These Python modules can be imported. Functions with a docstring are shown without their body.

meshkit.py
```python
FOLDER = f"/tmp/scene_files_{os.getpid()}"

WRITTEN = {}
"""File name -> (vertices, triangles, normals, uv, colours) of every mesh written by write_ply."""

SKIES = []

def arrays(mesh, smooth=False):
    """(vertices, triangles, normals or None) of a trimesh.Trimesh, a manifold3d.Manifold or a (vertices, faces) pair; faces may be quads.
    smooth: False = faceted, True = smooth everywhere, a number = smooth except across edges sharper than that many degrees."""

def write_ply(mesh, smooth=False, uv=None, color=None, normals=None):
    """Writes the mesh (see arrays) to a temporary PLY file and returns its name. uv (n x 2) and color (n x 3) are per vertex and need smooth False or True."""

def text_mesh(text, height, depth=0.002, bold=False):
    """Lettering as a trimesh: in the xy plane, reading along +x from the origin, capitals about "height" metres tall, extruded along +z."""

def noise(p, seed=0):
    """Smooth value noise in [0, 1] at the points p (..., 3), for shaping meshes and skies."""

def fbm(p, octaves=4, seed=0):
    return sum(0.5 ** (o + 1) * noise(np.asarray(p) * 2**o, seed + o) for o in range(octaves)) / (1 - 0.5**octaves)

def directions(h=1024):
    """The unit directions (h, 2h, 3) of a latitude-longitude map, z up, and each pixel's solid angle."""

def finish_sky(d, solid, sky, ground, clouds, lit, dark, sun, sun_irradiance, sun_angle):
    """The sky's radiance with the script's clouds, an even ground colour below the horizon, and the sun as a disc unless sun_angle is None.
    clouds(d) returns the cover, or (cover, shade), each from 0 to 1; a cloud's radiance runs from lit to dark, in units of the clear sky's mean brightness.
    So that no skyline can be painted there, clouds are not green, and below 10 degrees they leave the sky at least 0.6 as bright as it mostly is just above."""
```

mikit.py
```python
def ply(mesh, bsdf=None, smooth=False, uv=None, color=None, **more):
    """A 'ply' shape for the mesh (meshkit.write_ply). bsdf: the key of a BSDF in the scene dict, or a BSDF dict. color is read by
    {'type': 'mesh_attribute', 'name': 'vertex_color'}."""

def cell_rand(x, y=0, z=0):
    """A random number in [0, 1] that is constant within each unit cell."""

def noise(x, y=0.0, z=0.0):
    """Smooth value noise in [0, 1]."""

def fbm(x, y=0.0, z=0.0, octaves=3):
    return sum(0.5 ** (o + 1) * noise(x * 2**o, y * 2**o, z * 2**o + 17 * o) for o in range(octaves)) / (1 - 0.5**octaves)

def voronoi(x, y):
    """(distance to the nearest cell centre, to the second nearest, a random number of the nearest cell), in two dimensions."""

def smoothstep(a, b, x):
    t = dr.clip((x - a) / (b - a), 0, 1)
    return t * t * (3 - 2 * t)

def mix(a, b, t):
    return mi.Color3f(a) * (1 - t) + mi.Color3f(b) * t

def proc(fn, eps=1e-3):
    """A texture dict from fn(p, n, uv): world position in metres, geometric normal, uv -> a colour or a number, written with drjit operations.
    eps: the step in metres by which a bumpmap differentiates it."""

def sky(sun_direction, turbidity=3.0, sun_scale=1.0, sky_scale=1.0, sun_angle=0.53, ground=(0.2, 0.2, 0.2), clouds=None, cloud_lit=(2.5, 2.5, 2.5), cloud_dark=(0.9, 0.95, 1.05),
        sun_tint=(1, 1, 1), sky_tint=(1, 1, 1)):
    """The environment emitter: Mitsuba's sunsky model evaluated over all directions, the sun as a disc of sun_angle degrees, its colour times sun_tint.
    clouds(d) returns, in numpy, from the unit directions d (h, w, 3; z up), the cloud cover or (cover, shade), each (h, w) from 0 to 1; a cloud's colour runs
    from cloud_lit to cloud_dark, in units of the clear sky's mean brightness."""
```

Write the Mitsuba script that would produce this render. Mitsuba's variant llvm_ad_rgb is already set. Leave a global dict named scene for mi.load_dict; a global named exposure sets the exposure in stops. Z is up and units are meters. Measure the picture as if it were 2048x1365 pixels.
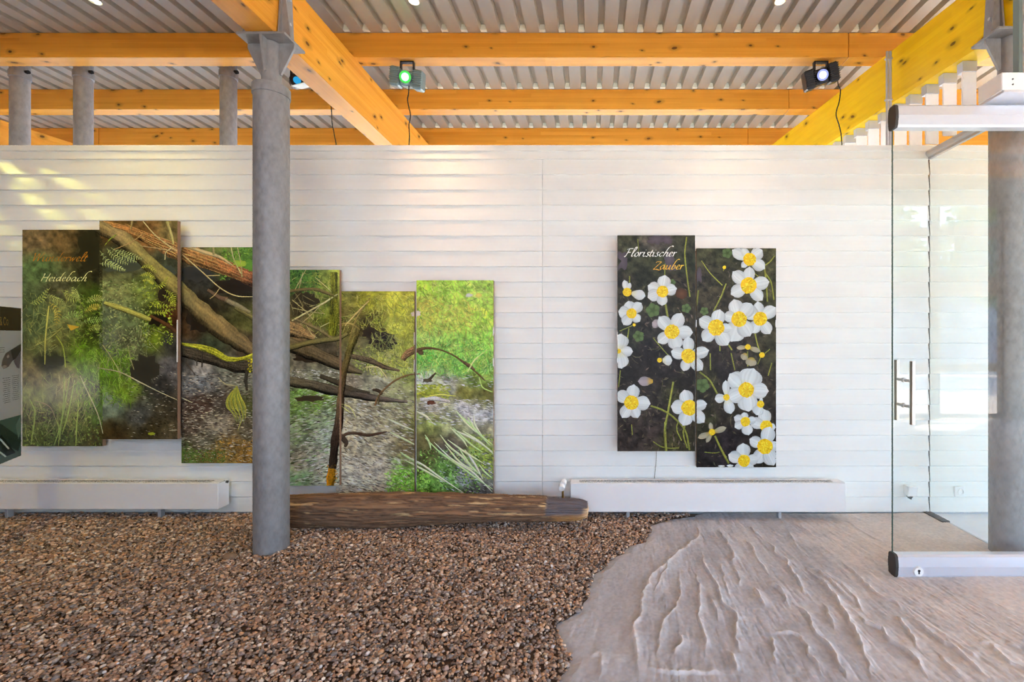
import math, random
import numpy as np, trimesh, mitsuba as mi, drjit as dr
import mikit, meshkit
from mikit import proc, noise, fbm, voronoi, cell_rand, smoothstep, mix

random.seed(7)
rng = np.random.default_rng(7)
T = mi.ScalarTransform4f
scene, labels = {}, {}

# ------------------------------------------------------------------ camera, sky, exposure
F_PX, U0, V0, EYE = 920.0, 1184.0, 672.0, 1.4
scene['camera'] = {'type': 'perspective', 'fov': math.degrees(2 * math.atan(1024 / F_PX)), 'fov_axis': 'x',
                   'to_world': T().look_at(origin=[0, 0, EYE], target=[0, 1, EYE], up=[0, 0, 1]),
                   'principal_point_offset_x': -(U0 - 1024) / 2048, 'principal_point_offset_y': -(V0 - 682.5) / 1365,
                   'near_clip': 0.05, 'far_clip': 400.0}
exposure = 5.02

def sky_clouds(d):
    q = d / np.maximum(d[..., 2:3], 0.08)
    c = meshkit.fbm(np.stack([q[..., 0] * 0.9, q[..., 1] * 0.9, q[..., 2] * 0], -1), 5, 3)
    return np.clip((c - 0.47) * 4.0, 0, 1) * np.clip(d[..., 2] * 5, 0, 1)

scene['sky'] = mikit.sky([0.62, -0.48, 0.80], turbidity=3.5, sun_scale=0.55, sky_scale=1.0, ground=(0.3, 0.29, 0.27),
                         sky_tint=(0.94, 1.0, 1.07), sun_tint=(0.95, 1.0, 1.05), clouds=sky_clouds, cloud_lit=(1.9, 1.92, 1.97), cloud_dark=(1.0, 1.02, 1.06))

def P(u, v, y):
    """world point seen at pixel (u, v) of the frame at distance y: used to read sizes off the photograph"""
    return np.array([(u - U0) / F_PX * y, y, EYE - (v - V0) / F_PX * y])

def lin(c):
    c = np.asarray(c, float) / 255.0
    return np.where(c <= 0.04045, c / 12.92, ((c + 0.055) / 1.055) ** 2.4)

def L(r, g, b):
    return [float(x) for x in lin((r, g, b))]

# ------------------------------------------------------------------ materials
def bs(name, d):
    scene[name] = d
    return name

def rgb(c):
    return {'type': 'rgb', 'value': [float(x) for x in c]}

def princ(name, color, rough=0.5, metal=0.0, spec=0.5, **k):
    col = color if isinstance(color, dict) else rgb(color)
    return bs(name, {'type': 'twosided', 'bsdf': {'type': 'principled', 'base_color': col, 'roughness': rough, 'metallic': metal, 'specular': spec, **k}})

def wood_fn(axis, c1, c2, ck):
    def fn(p, n, uv):
        al = p.x if axis == 0 else p.y
        ot = p.y if axis == 0 else p.x
        q = dr.select(dr.abs(n.z) > 0.5, ot, p.z)
        lam = dr.floor(p.z / 0.043)
        r = cell_rand(lam, dr.floor(al / 2.1 + lam * 0.37), axis + 3)
        g = fbm(al * 1.1 + r * 40, ot * 24, p.z * 24 + r * 9, 3)
        s = noise(al * 2.2, ot * 130, p.z * 130)
        t = dr.clip(g * 0.75 + s * 0.25 + (r - 0.5) * 0.25, 0, 1)
        c = mix(c1, c2, t)
        wob = noise(al * 9, q * 22, 3) * 0.16
        d, _, w = voronoi(al * 4.6 + wob, q * 8.5 + wob)
        rad = 0.045 + 0.075 * cell_rand(dr.floor(w * 991), 5, 1)
        k = (1 - smoothstep(rad * 0.6, rad, d)) * dr.select(w < 0.36, 1.0, 0.0)
        halo = (1 - smoothstep(rad, rad * 3.0, d)) * dr.select(w < 0.36, 0.35, 0.0)
        c = mix(c, mi.Color3f(ck) * 2.2, halo)
        return mix(c, ck, k * 0.85)
    return fn

PINE = (L(230, 168, 64), L(202, 128, 28), L(80, 42, 12))
princ('wood_x', proc(wood_fn(0, *PINE)), 0.45, spec=0.4)
princ('wood_y', proc(wood_fn(1, *PINE)), 0.45, spec=0.4)
princ('wood_lamplit_yellow', proc(wood_fn(1, L(240, 202, 22), L(222, 176, 6), L(100, 64, 14))), 0.45, spec=0.4)  # yellow lamplight on the right beam put into its base colour

def galv_fn(p, n, uv):
    t = fbm(p.x * 50, p.y * 50, p.z * 22, 3)
    s = fbm(p.x * 9, p.y * 9, p.z * 2.0, 3)
    return mix(L(108, 108, 108), L(160, 160, 160), dr.clip(t * 0.6 + s * 0.5, 0, 1))
princ('galvanised', proc(galv_fn), 0.55, metal=0.25, spec=0.5)
princ('steel_light', L(190, 194, 198), 0.4, metal=0.5)
princ('aluminium', L(214, 218, 226), 0.32, metal=0.35, spec=0.6)
princ('stainless', L(200, 196, 188), 0.22, metal=1.0)
princ('dark_plastic', L(52, 52, 48), 0.5)
princ('black_metal', L(24, 25, 27), 0.4, metal=0.2)
princ('grey_casting', L(118, 140, 140), 0.45, metal=0.4)
princ('white_lacquer', L(236, 235, 232), 0.3, spec=0.5)
princ('white_plastic', L(238, 238, 234), 0.4)
princ('slot_dark', L(70, 68, 60), 0.7)
princ('brass', L(190, 150, 80), 0.3, metal=0.9)
princ('mdf_edge', L(140, 110, 84), 0.7)
princ('foam_white', L(236, 240, 225), 0.8)

def board_fn(p, n, uv):
    row = dr.floor(p.z / 0.1206)
    a = fbm(p.x * 1.3, row * 3.1, 2.0, 3)
    g = fbm(p.x * 3.0, p.z * 90, row, 2)
    return mi.Color3f(L(235, 236, 230)) * (0.93 + 0.07 * a + 0.03 * g)
princ('board_white', proc(board_fn), 0.5, spec=0.35)

def ceil_fn(p, n, uv):
    a = fbm(p.x * 2.0, p.y * 0.8, 0.5, 3)
    return mi.Color3f(L(180, 172, 154)) * (0.9 + 0.2 * a)
princ('sheet_metal', proc(ceil_fn), 0.45, metal=0.15)

def concrete_fn(p, n, uv):
    a = fbm(p.x * 1.5, p.y * 1.5, 1.0, 4)
    b = fbm(p.x * 60, p.y * 60, 1.0, 2)
    return mi.Color3f(L(196, 182, 170)) * (0.82 + 0.25 * a + 0.1 * b)
princ('screed', proc(concrete_fn), 0.8, spec=0.25)

def slab_fn(p, n, uv):
    a = fbm(p.x * 2.5 - p.y * 1.2, p.y * 4.5, 1.0, 4)
    return mi.Color3f(L(208, 214, 222)) * (0.8 + 0.35 * a)
princ('polished_floor', proc(slab_fn), 0.22, spec=0.6)

princ('paving', L(206, 204, 200), 0.7, spec=0.3)
princ('plaster', L(226, 220, 208), 0.8, spec=0.2)
princ('frame_grey', L(150, 140, 124), 0.5)
princ('frame_wood', L(170, 118, 66), 0.5)
princ('outdoor_sand', L(214, 210, 204), 0.95, spec=0.1)
princ('blue_cladding', L(120, 146, 176), 0.6)
princ('green_fascia', L(120, 190, 90), 0.5)
princ('bark_plain', L(96, 80, 62), 0.9)
bs('leaf', {'type': 'principledthin', 'base_color': rgb(L(110, 150, 60)), 'roughness': 0.6, 'diff_trans': 0.8})
bs('vcol_matte', {'type': 'twosided', 'bsdf': {'type': 'principled', 'base_color': {'type': 'mesh_attribute', 'name': 'vertex_color'}, 'roughness': 0.75, 'specular': 0.3}})
bs('vcol_sand', {'type': 'twosided', 'bsdf': {'type': 'principled', 'base_color': {'type': 'mesh_attribute', 'name': 'vertex_color'}, 'roughness': 0.9, 'specular': 0.15}})
bs('vcol_print', {'type': 'twosided', 'bsdf': {'type': 'principled', 'base_color': {'type': 'mesh_attribute', 'name': 'vertex_color'}, 'roughness': 0.3, 'specular': 0.12}})
bs('vcol_gloss', {'type': 'twosided', 'bsdf': {'type': 'principled', 'base_color': {'type': 'mesh_attribute', 'name': 'vertex_color'}, 'roughness': 0.17, 'specular': 0.5}})
bs('glass', {'type': 'thindielectric', 'int_ior': 1.5, 'specular_transmittance': rgb((0.95, 0.985, 0.965))})
bs('window_glass', {'type': 'thindielectric', 'int_ior': 1.5})
princ('glass_edge', L(70, 96, 86), 0.2)

# ------------------------------------------------------------------ mesh helpers
def box(x0, x1, y0, y1, z0, z1):
    b = trimesh.creation.box(extents=[abs(x1 - x0), abs(y1 - y0), abs(z1 - z0)])
    b.apply_translation([(x0 + x1) / 2, (y0 + y1) / 2, (z0 + z1) / 2])
    return b

def cbox(x0, x1, y0, y1, z0, z1, c=0.003):
    """chamfered box"""
    lo, hi = np.array([x0, y0, z0], float), np.array([x1, y1, z1], float)
    pts = []
    for ax in range(3):
        for s in np.ndindex(2, 2, 2):
            q = np.where(np.array(s) == 0, lo, hi)
            inset = np.where(np.array(s) == 0, c, -c)
            inset[ax] = 0
            pts.append(q + inset)
    return trimesh.convex.convex_hull(np.array(pts))

def cat(*m):
    m = [x for x in (m[0] if len(m) == 1 and isinstance(m[0], list) else m)]
    return trimesh.util.concatenate(m)

def spline(pts, n):
    pts = np.asarray(pts, float)
    if len(pts) == 2:
        t = np.linspace(0, 1, n)[:, None]
        return pts[0] * (1 - t) + pts[1] * t
    p = np.vstack([2 * pts[0] - pts[1], pts, 2 * pts[-1] - pts[-2]])
    t = np.linspace(0, len(pts) - 1 - 1e-9, n)
    i, f = np.floor(t).astype(int), (t % 1)[:, None]
    a, b, c, d = p[i], p[i + 1], p[i + 2], p[i + 3]
    return 0.5 * (2 * b + (c - a) * f + (2 * a - 5 * b + 4 * c - d) * f ** 2 + (3 * b - a - 3 * c + d) * f ** 3)

def tube(pts, r, n=10, k=None, caps=True):
    pts = np.asarray(pts, float)
    if k:
        pts = spline(pts, k)
    m = len(pts)
    r = np.broadcast_to(r, m)
    tan = np.gradient(pts, axis=0)
    tan /= np.linalg.norm(tan, axis=1, keepdims=True)
    up = np.array([0.31, 0.23, 0.92]) if abs(tan[0] @ [0.31, 0.23, 0.92]) < 0.9 else np.array([1.0, 0, 0])
    v = []
    for i in range(m):
        a = np.cross(tan[i], up); a /= np.linalg.norm(a)
        b = np.cross(tan[i], a)
        th = np.arange(n) * 2 * np.pi / n
        v.append(pts[i] + r[i] * (np.cos(th)[:, None] * a + np.sin(th)[:, None] * b))
    v = np.vstack(v)
    f = []
    for i in range(m - 1):
        for j in range(n):
            a, b = i * n + j, i * n + (j + 1) % n
            f += [[a, b, b + n], [a, b + n, a + n]]
    if caps:
        v = np.vstack([v, pts[0], pts[-1]])
        c0, c1 = len(v) - 2, len(v) - 1
        for j in range(n):
            f += [[c0, (j + 1) % n, j], [c1, (m - 1) * n + j, (m - 1) * n + (j + 1) % n]]
    return trimesh.Trimesh(v, np.array(f), process=False)

def cyl(p0, p1, r, n=24):
    return tube([p0, p1], r, n)

def lathe(prof, cx, cy, n=40):
    """profile of (r, z) around a vertical axis"""
    prof = np.array(prof, float)
    th = np.arange(n) * 2 * np.pi / n
    v = np.concatenate([np.stack([cx + r * np.cos(th), cy + r * np.sin(th), np.full(n, z)], 1) for r, z in prof])
    f = []
    for i in range(len(prof) - 1):
        for j in range(n):
            a, b = i * n + j, i * n + (j + 1) % n
            f += [[a, b, b + n], [a, b + n, a + n]]
    return trimesh.Trimesh(v, np.array(f), process=False)

def prism(poly, axis, a, b):
    """polygon in the two other axes (in order), extruded along axis from a to b; convex or not"""
    from shapely.geometry import Polygon
    m = trimesh.creation.extrude_polygon(Polygon(poly), 1.0, engine='earcut')
    v = m.vertices
    w = np.zeros_like(v)
    o = [i for i in range(3) if i != axis]
    w[:, o[0]], w[:, o[1]], w[:, axis] = v[:, 0], v[:, 1], a + (b - a) * v[:, 2]
    f = m.faces[:, ::-1] if axis == 1 else m.faces
    return trimesh.Trimesh(w, f, process=False)

def move(m, R=None, t=(0, 0, 0)):
    m = m.copy()
    if R is not None:
        m.vertices = m.vertices @ np.asarray(R).T
    m.vertices = m.vertices + np.asarray(t)
    return m

def rotx(d):
    a = math.radians(d); return np.array([[1, 0, 0], [0, math.cos(a), -math.sin(a)], [0, math.sin(a), math.cos(a)]])
def roty(d):
    a = math.radians(d); return np.array([[math.cos(a), 0, math.sin(a)], [0, 1, 0], [-math.sin(a), 0, math.cos(a)]])
def rotz(d):
    a = math.radians(d); return np.array([[math.cos(a), -math.sin(a), 0], [math.sin(a), math.cos(a), 0], [0, 0, 1]])

# ------------------------------------------------------------------ scene-tree helpers
def free(key):
    if key not in scene and key not in labels:
        return key
    i = 1
    while f'{key}_{i:03d}' in scene or f'{key}_{i:03d}' in labels:
        i += 1
    return f'{key}_{i:03d}'

def thing(name, label, category, group=None, kind=None):
    key = free(name)
    labels[key] = {'label': label, 'category': category}
    if group: labels[key]['group'] = group
    if kind: labels[key]['kind'] = kind
    return key

def part(parent, name, mesh, mat, smooth=False, label=None, **k):
    key = free(f'{parent}__{name}')
    scene[key] = mikit.ply(mesh, mat, smooth=smooth, **k)
    if label: labels[key] = {'label': label}
    return key

def one(name, mesh, mat, label, category, smooth=False, group=None, kind=None, **k):
    key = thing(name, label, category, group, kind)
    scene[key] = mikit.ply(mesh, mat, smooth=smooth, **k)
    return key

def struct(name, mesh, mat, smooth=False, **k):
    scene[name] = mikit.ply(mesh, mat, smooth=smooth, **k)
    labels[name] = {'kind': 'structure'}
    return name

# ================================================================== the building
YW = 3.62                    # front of the white boarded wall
WT = 2.895                   # its top
HC = 3.96                    # underside of the roof sheets
JB = 3.75                    # underside of the joists
MB = 3.32                    # underside of the main beams
XL, XR, YF, YB = -13.0, 7.6, -2.5, 9.5
JY = [3.88 + 0.890 * k for k in range(-8, 8)]   # front faces of the joists
JW = 0.131

# ---- floor
struct('floor', box(XL, XR, YF, YB, -0.30, -0.035), 'paving')
part('floor', 'slab', cat(box(2.665, XR, 0.6, YB, -0.035, 0.0), box(XL, 2.665, 3.72, YB, -0.035, 0.0)), 'polished_floor')
part('floor', 'paving_layer', box(XL, 2.665, YF, 0.6, -0.035, 0.0), 'paving')
part('floor', 'screed_layer', box(XL, 2.665, 0.6, 1.62, -0.035, 0.0), 'screed')
part('floor', 'edge_strip', box(XL, 2.66, 3.6065, 3.72, -0.035, -0.004), 'slot_dark')
part('floor', 'paving_layer', box(2.665, XR, YF, 0.6, -0.035, 0.0), 'paving')

# ---- roof sheets: trapezoidal ribs running away from the viewer
def roof_sheet():
    x, prof = XL - 1.0, []
    while x < XR + 1.2:
        prof += [(x, HC), (x + 0.107, HC), (x + 0.116, HC + 0.048), (x + 0.155, HC + 0.048), (x + 0.164, HC)]
        x += 0.164
    prof = np.array(prof)
    n = len(prof)
    ys = [YF - 1.3, YB]
    v = np.vstack([np.column_stack([prof[:, 0], np.full(n, y), prof[:, 1]]) for y in ys])
    i = np.arange(n - 1)
    f = np.vstack([np.column_stack([i, i + 1, i + 1 + n]), np.column_stack([i, i + 1 + n, i + n])])
    return trimesh.Trimesh(v, f, process=False)
struct('ceiling', roof_sheet(), 'sheet_metal')
part('ceiling', 'light_block_slab', box(XL - 1, XR + 1.2, YF - 1.3, YB, HC + 0.06, HC + 0.16), 'plaster')  # unseen slab added above the sheets to keep daylight out

# closures in the ribs where the sheets cross a joist
x_first = XL - 1.0
for k in (8, 9, 10):
    fill = None
    i = 0
    while True:
        x = x_first + 0.164 * i
        i += 1
        if x > 2.25: break
        if x < -2.2: continue
        y = JY[k]
        m = prism([(x + 0.109, HC - 0.0005), (x + 0.1175, HC + 0.046), (x + 0.1535, HC + 0.046), (x + 0.162, HC - 0.0005)], 1, y - 0.035, y - 0.004)
        part('ceiling', 'rib_filler', m, 'foam_white')

# ---- beams. The two outer ones fan out by about nine degrees
def beam(xc_at, slope, y0, y1, w):
    pts = []
    for y in (y0, y1):
        for s in (-w / 2, w / 2):
            for z in (MB, JB - 0.0005):
                pts.append([xc_at(y) + s, y, z])
    return trimesh.convex.convex_hull(np.array(pts))
BW = 0.174
mid_x = lambda y: -2.093
right_x = lambda y: 2.55 + BW / 2 - 0.138 * (y - 3.21)
left_x = lambda y: -6.43 - BW / 2 + 0.16 * (y - 5.0)
one('roof_beam', beam(mid_x, 0, -2.4, 9.4, BW), 'wood_y', 'deep orange glulam beam resting on the column in front of the photo panels', 'beam')
one('roof_beam', beam(right_x, 0, -2.4, 9.4, BW), 'wood_lamplit_yellow', 'glulam beam coloured with yellow lamplight above the glass door, louvre screen below it', 'beam')
one('roof_beam', beam(left_x, 0, -2.4, 9.4, BW), 'wood_y', 'glulam beam at the far left edge, showing between the grey posts', 'beam')

def joist(xa, xb, k):
    y = JY[k]
    return cbox(xa, xb, y, y + JW, JB, HC - 0.001, 0.004)
ordn = {8: 'nearest', 9: 'second', 10: 'third and farthest'}
for k in (8, 9, 10):
    y = JY[k] + JW / 2
    xl, xr = left_x(y) + BW / 2, right_x(y) - BW / 2
    w = {8: 'carrying the stage lights', 9: 'second from the viewer', 10: 'just above the white wall'}[k]
    one('roof_joist', joist(xl + 0.245, xr - 0.285, k), 'wood_x', f'long orange joist of the middle bay, {w}', 'joist')
    one('roof_joist', joist(xr - 0.280, XR - 0.02, k), 'wood_x', f'orange joist right of the yellow beam, {w}', 'joist')
    one('roof_joist', joist(XL + 0.05, xl + 0.239, k), 'wood_x', f'orange joist end by the far left beam, {w}', 'joist')
for k in list(range(0, 8)) + [11, 12, 13, 14]:
    if JY[k] > YF + 0.2 and JY[k] < YB - 0.3:
        part('ceiling', 'joist', joist(XL + 0.05, XR - 0.05, k), 'wood_x')

# ---- white boarded wall
XWR = 4.4
PX = 2.652                   # the fixed glass pane
PITCH = 0.1206
base = struct('wall_back', box(XL, XWR, YW + 0.018, YW + 0.11, 0.0, WT - 0.02), 'board_white')
def board(x0, x1, z0, z1, out=0.010, top=-0.004):
    prof = [(YW - out + 0.004, z0), (YW - out, z0 + 0.005), (YW - top - 0.001, z1 + 0.012), (YW + 0.02, z1 + 0.012), (YW + 0.02, z0 + 0.010), (YW - 0.001, z0)]
    return prism(prof, 0, x0, x1)
XS = (1085 - U0) / F_PX * YW
for i in range(23):
    z0 = 0.012 + PITCH * i
    for a, b in ((XL, XS - 0.0012), (XS + 0.0012, PX - 0.0045), (PX + 0.0045, XWR)):
        part('wall_back', 'board', board(a, b, z0, z0 + PITCH), 'board_white')
zt = 0.012 + PITCH * 23
part('wall_back', 'board', board(XL, XWR, zt, zt + 0.064), 'board_white')
part('wall_back', 'cap_board', cbox(XL, XWR, YW - 0.016, YW + 0.12, zt + 0.066, WT, 0.002), 'board_white')
part('wall_back', 'plinth', box(XL, XWR, YW + 0.004, YW + 0.018, -0.03, 0.03), 'steel_light')

# ---- outer walls: far, left, and the glazed fronts behind and beside the viewer
def wall_pieces(openings, a0, a1, z0, z1):
    """rectangles that fill a0..a1 x z0..z1 around the openings (a, b, c, d)"""
    from shapely.geometry import box as sbox
    from shapely.ops import unary_union
    return sbox(a0, z0, a1, z1).difference(unary_union([sbox(*o) for o in openings]))
def wall_mesh(poly, axis, a, b):
    out = []
    for g in getattr(poly, 'geoms', [poly]):
        m = trimesh.creation.extrude_polygon(g, 1.0, engine='earcut')
        v = m.vertices
        w = np.zeros_like(v)
        o = 0 if axis == 1 else 1
        w[:, o], w[:, 2], w[:, axis] = v[:, 0], v[:, 1], a + (b - a) * v[:, 2]
        out.append(trimesh.Trimesh(w, m.faces, process=False))
    return cat(out)
wn = [0]
def window(axis, at, o, d=0.06, fr=0.05, mat='frame_grey', name='window'):
    wn[0] += 1
    a0, z0, a1, z1 = o
    key = f'{name}_{wn[0]}'
    def bx(p0, p1, q0, q1, t0, t1):
        return box(p0, p1, t0, t1, q0, q1) if axis == 1 else box(t0, t1, p0, p1, q0, q1)
    f = cat([bx(a0, a0 + fr, z0, z1, at - d / 2, at + d / 2), bx(a1 - fr, a1, z0, z1, at - d / 2, at + d / 2),
             bx(a0 + fr, a1 - fr, z0, z0 + fr, at - d / 2, at + d / 2), bx(a0 + fr, a1 - fr, z1 - fr, z1, at - d / 2, at + d / 2)])
    struct(key, f, mat)
    c = [(a0 + fr, z0 + fr), (a1 - fr, z0 + fr), (a1 - fr, z1 - fr), (a0 + fr, z1 - fr)]
    v = np.array([[p, at, q] if axis == 1 else [at, p, q] for p, q in c])
    part(key, 'pane', (v, np.array([[0, 1, 2], [0, 2, 3]])), 'window_glass')

rows = [(0.02, 0.84), (0.88, 2.14), (2.36, 3.12), (3.2, 3.66)]
front_open = []
x = 7.0
while x > -1.2:
    for z0, z1 in rows:
        front_open.append((x - 1.12, z0, x, z1))
    x -= 1.2
for xx in (-3.2, -6.2):
    front_open.append((xx, 2.36, xx + 1.5, 3.66))
front_open += [(-11.85, 0.06, -11.2, 0.46), (-11.0, -0.02, -10.3, 0.72)]
struct('wall_front', wall_mesh(wall_pieces(front_open, XL, XR, -0.03, HC), 1, YF - 0.06, YF + 0.06), 'frame_grey')
for o in front_open:
    window(1, YF, o)
side_open = []
y = -2.2
while y < 8.5:
    side_open += [(y, 0.05, y + 1.4, 2.14), (y, 2.3, y + 1.4, 3.66)]
    y += 1.5
struct('wall_right', wall_mesh(wall_pieces(side_open, YF, YB, -0.03, HC), 0, XR - 0.05, XR + 0.05), 'frame_wood')
for o in side_open:
    window(0, XR, o)
far_open = []
x = -12.0
while x < 6.2:
    far_open.append((x, 0.1, x + 1.5, 3.8))
    x += 1.6
struct('wall_far', wall_mesh(wall_pieces(far_open, XL, XR, -0.03, HC), 1, YB - 0.06, YB + 0.06), 'plaster')
for o in far_open:
    window(1, YB, o)
struct('wall_left', box(XL - 0.15, XL, YF, YB, -0.03, HC), 'plaster')

# ---- outside, seen only mirrored in the glass
struct('ground', box(-60, 60, -60, 60, -0.5, -0.31), 'outdoor_sand')
part('ground', 'path', box(-40, 40, -40, YF - 0.07, -0.31, -0.06), 'outdoor_sand')
part('ground', 'path', box(XR + 0.07, 40, YF - 0.07, 40, -0.31, -0.06), 'outdoor_sand')
hall = thing('outbuilding', 'blue clad hall with a green roof edge, mirrored in the glass door', 'building')
wv = box(11, 34, -24, -15, -0.06, 4.4)
part(hall, 'wall', wv, 'blue_cladding')
part(hall, 'roof_edge', box(10.8, 34.2, -24.2, -14.8, 4.4, 4.75), 'green_fascia', label='green roof edge')
def tree(x, y, h, r, label):
    t = thing('tree', label, 'tree')
    part(t, 'trunk', tube([[x, y, -0.1], [x + 0.1, y, h * 0.4], [x, y + 0.1, h * 0.75]], [0.16, 0.12, 0.06], 8), 'bark_plain', True)
    n = 5200
    c = rng.normal(size=(n, 3)); c /= np.linalg.norm(c, axis=1, keepdims=True)
    c = c * (rng.random((n, 1)) ** 0.4) * [r, r, h * 0.36] + [x, y, h * 0.66]
    a = rng.normal(size=(n, 3)); a /= np.linalg.norm(a, axis=1, keepdims=True)
    b = np.cross(a, rng.normal(size=(n, 3))); b /= np.linalg.norm(b, axis=1, keepdims=True)
    s = 0.16
    v = np.stack([c - a * s, c + b * s * 0.5, c + a * s, c - b * s * 0.5], 1).reshape(-1, 3)
    i = np.arange(n)[:, None] * 4
    f = np.vstack([i + [0, 1, 2], i + [0, 2, 3]])
    part(t, 'foliage', trimesh.Trimesh(v, f, process=False), 'leaf')
tree(9.0, -11.0, 6.5, 2.4, 'leafy green tree mirrored in the glass door, nearer one')
tree(15.5, -11.6, 7.5, 2.2, 'leafy green tree mirrored in front of the blue hall')

# ================================================================== columns
def column(cx, cy, label, zbot):
    c = thing('support_column', label, 'column')
    part(c, 'shaft', lathe([(0.1003, zbot), (0.1003, 2.97)], cx, cy, 64), 'galvanised', True)
    part(c, 'collar', lathe([(0.1004, 2.955), (0.1065, 2.958), (0.1065, 3.015), (0.1045, 3.018), (0.0, 3.020)], cx, cy, 64), 'galvanised', 35)
    part(c, 'neck', lathe([(0.056, 3.015), (0.056, 3.30)], cx, cy, 40), 'galvanised', True)
    part(c, 'top_plate', cbox(cx - 0.155, cx + 0.155, cy - 0.105, cy + 0.105, MB - 0.017, MB - 0.001, 0.002), 'galvanised')
    t = 0.008
    for s in (-1, 1):
        poly = [(cx + s * 0.05, 3.10), (cx + s * 0.066, 3.10), (cx + s * 0.15, MB - 0.05), (cx + s * 0.15, MB - 0.017), (cx + s * 0.05, MB - 0.017)]
        part(c, 'gusset', prism(poly, 1, cy - t, cy + t), 'galvanised')
        part(c, 'gusset', prism([(cy + s * 0.05, 3.10), (cy + s * 0.06, 3.10), (cy + s * 0.10, MB - 0.04), (cy + s * 0.10, MB - 0.017), (cy + s * 0.05, MB - 0.017)], 0, cx - t, cx + t), 'galvanised')
        # upright cheeks that hold the beam
        xf = cx + s * (BW / 2 + 0.008)
        pl = [(cy - 0.075, MB), (cy + 0.075, MB), (cy + 0.045, JB - 0.03), (cy - 0.045, JB - 0.03)]
        ck = part(c, 'cheek_plate', prism(pl, 0, xf - 0.006, xf + 0.006), 'galvanised')
        part(c, 'cheek_rib', prism([(xf + s * 0.006, MB), (xf + s * 0.06, MB), (xf + s * 0.012, JB - 0.03), (xf + s * 0.006, JB - 0.03)], 1, cy - 0.05, cy - 0.04), 'galvanised')
        for z in (MB + 0.12, MB + 0.28):
            part(c, 'bolt', cyl([xf + s * 0.006, cy + 0.012, z], [xf + s * 0.022, cy + 0.012, z], 0.011, 6), 'steel_light')
    return c
column(-2.09, 3.0, 'thick grey steel column standing in the gravel in front of the photo panels', -0.03)
column(2.672, 2.95, 'thick grey steel column behind the glass door at the right edge', -0.03)

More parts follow.
